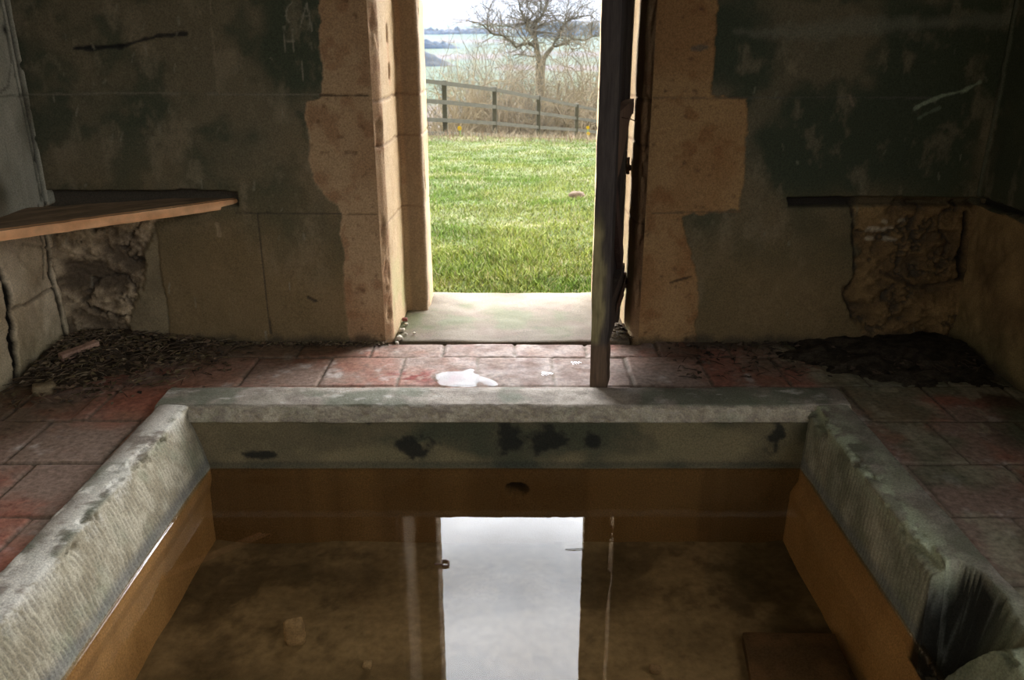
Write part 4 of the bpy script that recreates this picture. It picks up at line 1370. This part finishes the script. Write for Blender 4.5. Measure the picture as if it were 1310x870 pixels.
# (pixel of crown top, distance, height m, prototype, label)
shrubs = [
    (612, 50, 46, 3, 'tall grey bare shrub nearest the stone jamb, beyond the fence'),
    (574, 97, 36, 2, 'yellowish bare shrub directly behind the first visible fence post'),
    (617, 72, 38, 2, 'yellow-tinged bare shrub behind the second fence post'),
    (645, 82, 36, 0, 'tan bare shrub under the low oak limb, between second and third posts'),
    (672, 88, 37, 1, 'brown bare shrub before the oak trunk'),
    (700, 78, 38, 2, 'pale straw bare shrub just beyond the oak trunk, above the third post'),
    (728, 62, 39, 0, 'tangled tan shrub behind the last fence post in view'),
    (752, 46, 44, 1, 'tall brown bare shrub behind the fence, close to the door leaf'),
    (765, 70, 41, 2, 'pale bare shrub half hidden by the door leaf'),
    (640, 62, 52, 3, 'grey bare shrub far behind the oak limb'),
]
used = {}
for (u, vt, Y, pr, lb) in shrubs:
    t_ = on_y(u, vt, Y)
    gz = float(ground_z(t_[0], 26)) - (Y - 26) * .155 - .1
    hgt = max(1.5, t_[2] - gz)
    if pr not in used:
        o = shr_protos[pr].build('bare_shrub', M['twig'], smooth=False)
        me = o.data
        co = np.zeros(len(me.vertices) * 3, np.float32); me.vertices.foreach_get('co', co); co = co.reshape(-1, 3)
        used[pr] = (o, float(np.quantile(co[:, 2], .955)), float(np.quantile(np.abs(co[:, 0]), .97)))
    else:
        o = used[pr][0].copy(); COL.objects.link(o)
    k = hgt / used[pr][1]
    o.location = (t_[0], Y, gz)
    o.scale = (k * .62, k * .62, k)
    o.rotation_euler = (0, 0, u * 1.7)
    tag(o, lb, 'shrub', 'bare shrubs behind the fence')

# daffodils by the fence
for i, (u, v, Y, lb) in enumerate(((752, 163, 24.5, 'upper yellow daffodil by the fence beside the door leaf'), (752.5, 171, 23.0, 'lower yellow daffodil by the fence beside the door leaf'), (588, 164, 18.6, 'lone yellow daffodil by the first fence post'))):
    p = on_y(u, v, Y)
    gz = float(ground_z(p[0], p[1]))
    fl = empty('daffodil', (p[0], p[1], gz), label=lb, cat='flower')
    mb = MB(); mb.add(*tube([(p[0], p[1], gz - .05), (p[0] + .01, p[1], (gz + p[2]) / 2), (p[0], p[1], p[2])], .012, 5), c=(.12, .2, .05)); mb.build('stem', M['twig'], fl)
    mb = MB()
    for k in range(6):
        a = k * math.pi / 3
        ca, sa = math.cos(a), math.sin(a)
        r_ = .05
        mb.add([(p[0], p[1], p[2]), (p[0] + ca * r_ * .6 - sa * .04, p[1] - .02, p[2] + sa * r_ * .6 + ca * .04), (p[0] + ca * r_, p[1] - .03, p[2] + sa * r_), (p[0] + ca * r_ * .6 + sa * .04, p[1] - .02, p[2] + sa * r_ * .6 - ca * .04)], [(0, 1, 2, 3)], c=(.48, .38, .03))
    bl_ = mb.build('bloom', M['twig'], fl, smooth=False)
    mb = MB(); mb.add(*tube([(0, 0, p[2] - gz), (0, -.05, p[2] - gz)], [.025, .04], 8), c=(.32, .2, .01)); mb.build('trumpet', M['twig'], bl_, smooth=False, local=True)

# ---------------------------------------------------------------- far valley and hills
xs = np.linspace(-900, 700, 160); ys = np.concatenate([np.arange(140, 700, 14), np.arange(700, 3200, 50)])


def far_z(X, Y):
    rise = sstep(560, 2600, Y)
    Z = -20 + rise * 60 + fbm(X, Y, 0 * X, .0016, 3, seed=800) * 10 * sstep(500, 1800, Y) - (X / 700) * 6 * rise
    return np.where(Y > 2650, Z - (Y - 2650) * .05, Z)


X, Y = np.meshgrid(xs, ys, indexing='ij')
Z = far_z(X, Y)
cell = _h(np.floor((X + fbm(X, Y, 0 * X, .01, 2) * 20) / 130).astype(np.int64), np.floor(Y / 90 + X / 400).astype(np.int64), np.zeros(X.shape, np.int64), 9)
c = mixc((.026, .048, .016), (.048, .06, .026), cell)
c = np.where((cell > .82)[..., None], np.array([.06, .04, .03]), c)
c = mixc(c, (.075, .055, .045), sstep(1700, 2300, Y) * .8) * .8
ef = np.abs(((Y / 90 + X / 400) % 1) - .5) * 2
c = mixc(c, (.025, .03, .022), sstep(.90, .97, ef) * .8)
tag(mk('hills', np.stack([X, Y, Z], -1).reshape(-1, 3), gfaces(len(xs), len(ys)), M['far'], col=c.reshape(-1, 3)), kind='structure', label='patchwork fields rising to a far ridge')


def woodland(u0, u1, Y, base_v, hgt, seed, label, colr=(.035, .035, .032), dep=40):
    p0, p1 = on_y(u0, base_v, Y), on_y(u1, base_v, Y)
    nx_ = max(30, int((p1[0] - p0[0]) / 2.2)); nx_ = min(nx_, 220)
    X, T = np.meshgrid(np.linspace(p0[0], p1[0], nx_), np.linspace(0, 1, 26), indexing='ij')
    prof_y = Y + (T - .5) * dep
    crown = .55 + .45 * np.abs(fbm(X, T * 20, 0 * X, .12, 3, seed=seed)) * 1.8 + .3 * fbm(X, T * 20, 0 * X, .03, 2, seed=seed + 4)
    taper = sstep(0, .12, (X - X.min()) / (X.max() - X.min())) * sstep(0, .25, (X.max() - X + fbm(X, 0 * X, 0 * X, .1, 2, seed=seed) * 3) / (X.max() - X.min()))
    Zt = far_z(X, prof_y) - 3 + (hgt * crown * taper + 3) * np.sin(np.clip(T, 0, 1) * math.pi) ** .5
    cc = mixc(np.array(colr) * .7, np.array(colr) * 1.4, sstep(-.4, .4, fbm(X, T * 20, Zt, .3, 3, seed=seed + 2)))
    tag(mk('woodland', np.stack([X, prof_y, Zt], -1).reshape(-1, 3), gfaces(nx_, 26), M['far'], col=cc.reshape(-1, 3)), label, 'woodland', kind='stuff')


woodland(430, 590, 620, 84, 8, 810, 'nearest bluish belt of woodland across the valley floor')
woodland(440, 596, 950, 69, 8, 820, 'middle dark belt of woodland halfway up the far slope', (.022, .026, .028))
woodland(400, 660, 1350, 47, 11, 830, 'broad bluish belt of woodland below the far ridge')
woodland(650, 900, 1300, 48, 20, 840, 'green-grey woodland on the far slope behind the oak', (.04, .045, .032))

# haze filling the valley
m, nt, N, L = nodes('valley haze')
out = N.new('ShaderNodeOutputMaterial'); vs = N.new('ShaderNodeVolumeScatter')
vs.inputs['Color'].default_value = (.030, .046, .078, 1); vs.inputs['Density'].default_value = .0011
L.new(vs.outputs[0], out.inputs['Volume'])
hz = [(x, y, z) for x in (-1200, 1000) for y in (60, 3300) for z in (-60, 120)]
hf = [(0, 1, 3, 2), (4, 6, 7, 5), (0, 4, 5, 1), (2, 3, 7, 6), (0, 2, 6, 4), (1, 5, 7, 3)]
tag(mk('valley_haze', hz, hf, m, smooth=False), 'thin blue haze hanging over the valley', 'haze', kind='stuff')

# ================================================================== SKY
w = bpy.data.worlds.new('overcast sky'); scene.world = w
w.use_nodes = True
nt = w.node_tree; N = nt.nodes; L = nt.links; N.clear()
out = N.new('ShaderNodeOutputWorld'); bg = N.new('ShaderNodeBackground')
tc = N.new('ShaderNodeTexCoord'); sx = N.new('ShaderNodeSeparateXYZ')
L.new(tc.outputs['Generated'], sx.inputs[0])
# pale horizon, grey dome behind, and an unseen bright band added ahead to light indoors
SKY_H, SKY_BASE, SKY_UP, SKY_BAND = .6, 2.0, 2.4, 11.0
def ramp(src, a_, b_, lo=0.0, hi=1.0):
    q_ = N.new('ShaderNodeMapRange'); q_.interpolation_type = 'SMOOTHSTEP'
    for nm_, v_ in (('From Min', a_), ('From Max', b_), ('To Min', lo), ('To Max', hi)): q_.inputs[nm_].default_value = v_
    L.new(src, q_.inputs['Value']); return q_.outputs[0]
def mth(op, a_, b_):
    q_ = N.new('ShaderNodeMath'); q_.operation = op
    for i_, v_ in enumerate((a_, b_)):
        if isinstance(v_, (int, float)): q_.inputs[i_].default_value = v_
        else: L.new(v_, q_.inputs[i_])
    return q_.outputs[0]
base_ = ramp(sx.outputs['Z'], .03, .30, SKY_H, SKY_BASE)
front_ = ramp(sx.outputs['Y'], -.2, .45)
band_ = mth('MULTIPLY', ramp(sx.outputs['Z'], .06, .20), ramp(sx.outputs['Z'], .42, .60, 1.0, 0.0))
up_ = ramp(sx.outputs['Z'], .06, .3, 0.0, SKY_UP)
tot_ = mth('ADD', base_, mth('MULTIPLY', front_, mth('ADD', up_, mth('MULTIPLY', band_, SKY_BAND))))
rp = N.new('ShaderNodeVectorMath'); rp.operation = 'SCALE'; rp.inputs[0].default_value = (.965, .985, 1.02)
L.new(tot_, rp.inputs['Scale'])
mp = N.new('ShaderNodeMapping'); mp.inputs['Scale'].default_value = (2.0, 2.0, 5.0)
L.new(tc.outputs['Generated'], mp.inputs[0])
nz = N.new('ShaderNodeTexNoise'); nz.inputs['Scale'].default_value = 2.6; nz.inputs['Detail'].default_value = 6; nz.inputs['Roughness'].default_value = .55
L.new(mp.outputs[0], nz.inputs['Vector'])
cr = N.new('ShaderNodeMapRange'); cr.inputs['From Min'].default_value = .3; cr.inputs['From Max'].default_value = .7; cr.inputs['To Min'].default_value = .72; cr.inputs['To Max'].default_value = 1.22
L.new(nz.outputs['Fac'], cr.inputs['Value'])
vm = N.new('ShaderNodeVectorMath'); vm.operation = 'SCALE'
L.new(rp.outputs[0], vm.inputs[0]); L.new(cr.outputs[0], vm.inputs['Scale'])
L.new(vm.outputs[0], bg.inputs['Color']); bg.inputs['Strength'].default_value = 1.0
L.new(bg.outputs[0], out.inputs[0])


def portal(name, loc, rot, sx_, sy_):
    l = bpy.data.lights.new(name, 'AREA'); l.shape = 'RECTANGLE'; l.size = sx_; l.size_y = sy_
    l.cycles.is_portal = True
    o = bpy.data.objects.new(name, l); o.location = loc; o.rotation_euler = rot
    COL.objects.link(o)
portal('doorway_portal', (0, D + .76, 1.23), (math.radians(-90), 0, 0), 1.0, 2.56)
for w_ in FILL_WIN:
    portal('added_window_portal', ((w_[0] + w_[1]) / 2, REAR - .02, (w_[2] + w_[3]) / 2), (math.radians(90), 0, 0), w_[1] - w_[0], w_[3] - w_[2])

portal('added_window_portal', (XW + .07, (FILL_SWIN[0] + FILL_SWIN[1]) / 2, (FILL_SWIN[2] + FILL_SWIN[3]) / 2), (math.radians(90), 0, math.radians(90)), FILL_SWIN[1] - FILL_SWIN[0], FILL_SWIN[3] - FILL_SWIN[2])

# ================================================================== CAMERA, COLOUR
cam = bpy.data.cameras.new('camera')
cam.sensor_width = 36; cam.sensor_fit = 'HORIZONTAL'; cam.lens = 36 * F / W
cam.clip_start = .02; cam.clip_end = 6000
cam.dof.use_dof = True; cam.dof.focus_distance = 3.1; cam.dof.aperture_fstop = 6.3
co = bpy.data.objects.new('camera', cam)
co.location = CAM; co.rotation_euler = (math.pi / 2 - PITCH, 0, 0)
COL.objects.link(co); scene.camera = co
vs = scene.view_settings
scene.display_settings.display_device = 'sRGB'
vs.view_transform = 'Standard'; vs.look = 'None'; vs.gamma = 1.0; vs.use_curve_mapping = False
vs.exposure = 1.28
cy = scene.cycles
cy.max_bounces = 12; cy.diffuse_bounces = 8; cy.transparent_max_bounces = 16; cy.glossy_bounces = 4
cy.use_denoising = True
cy.sample_clamp_indirect = 8.0
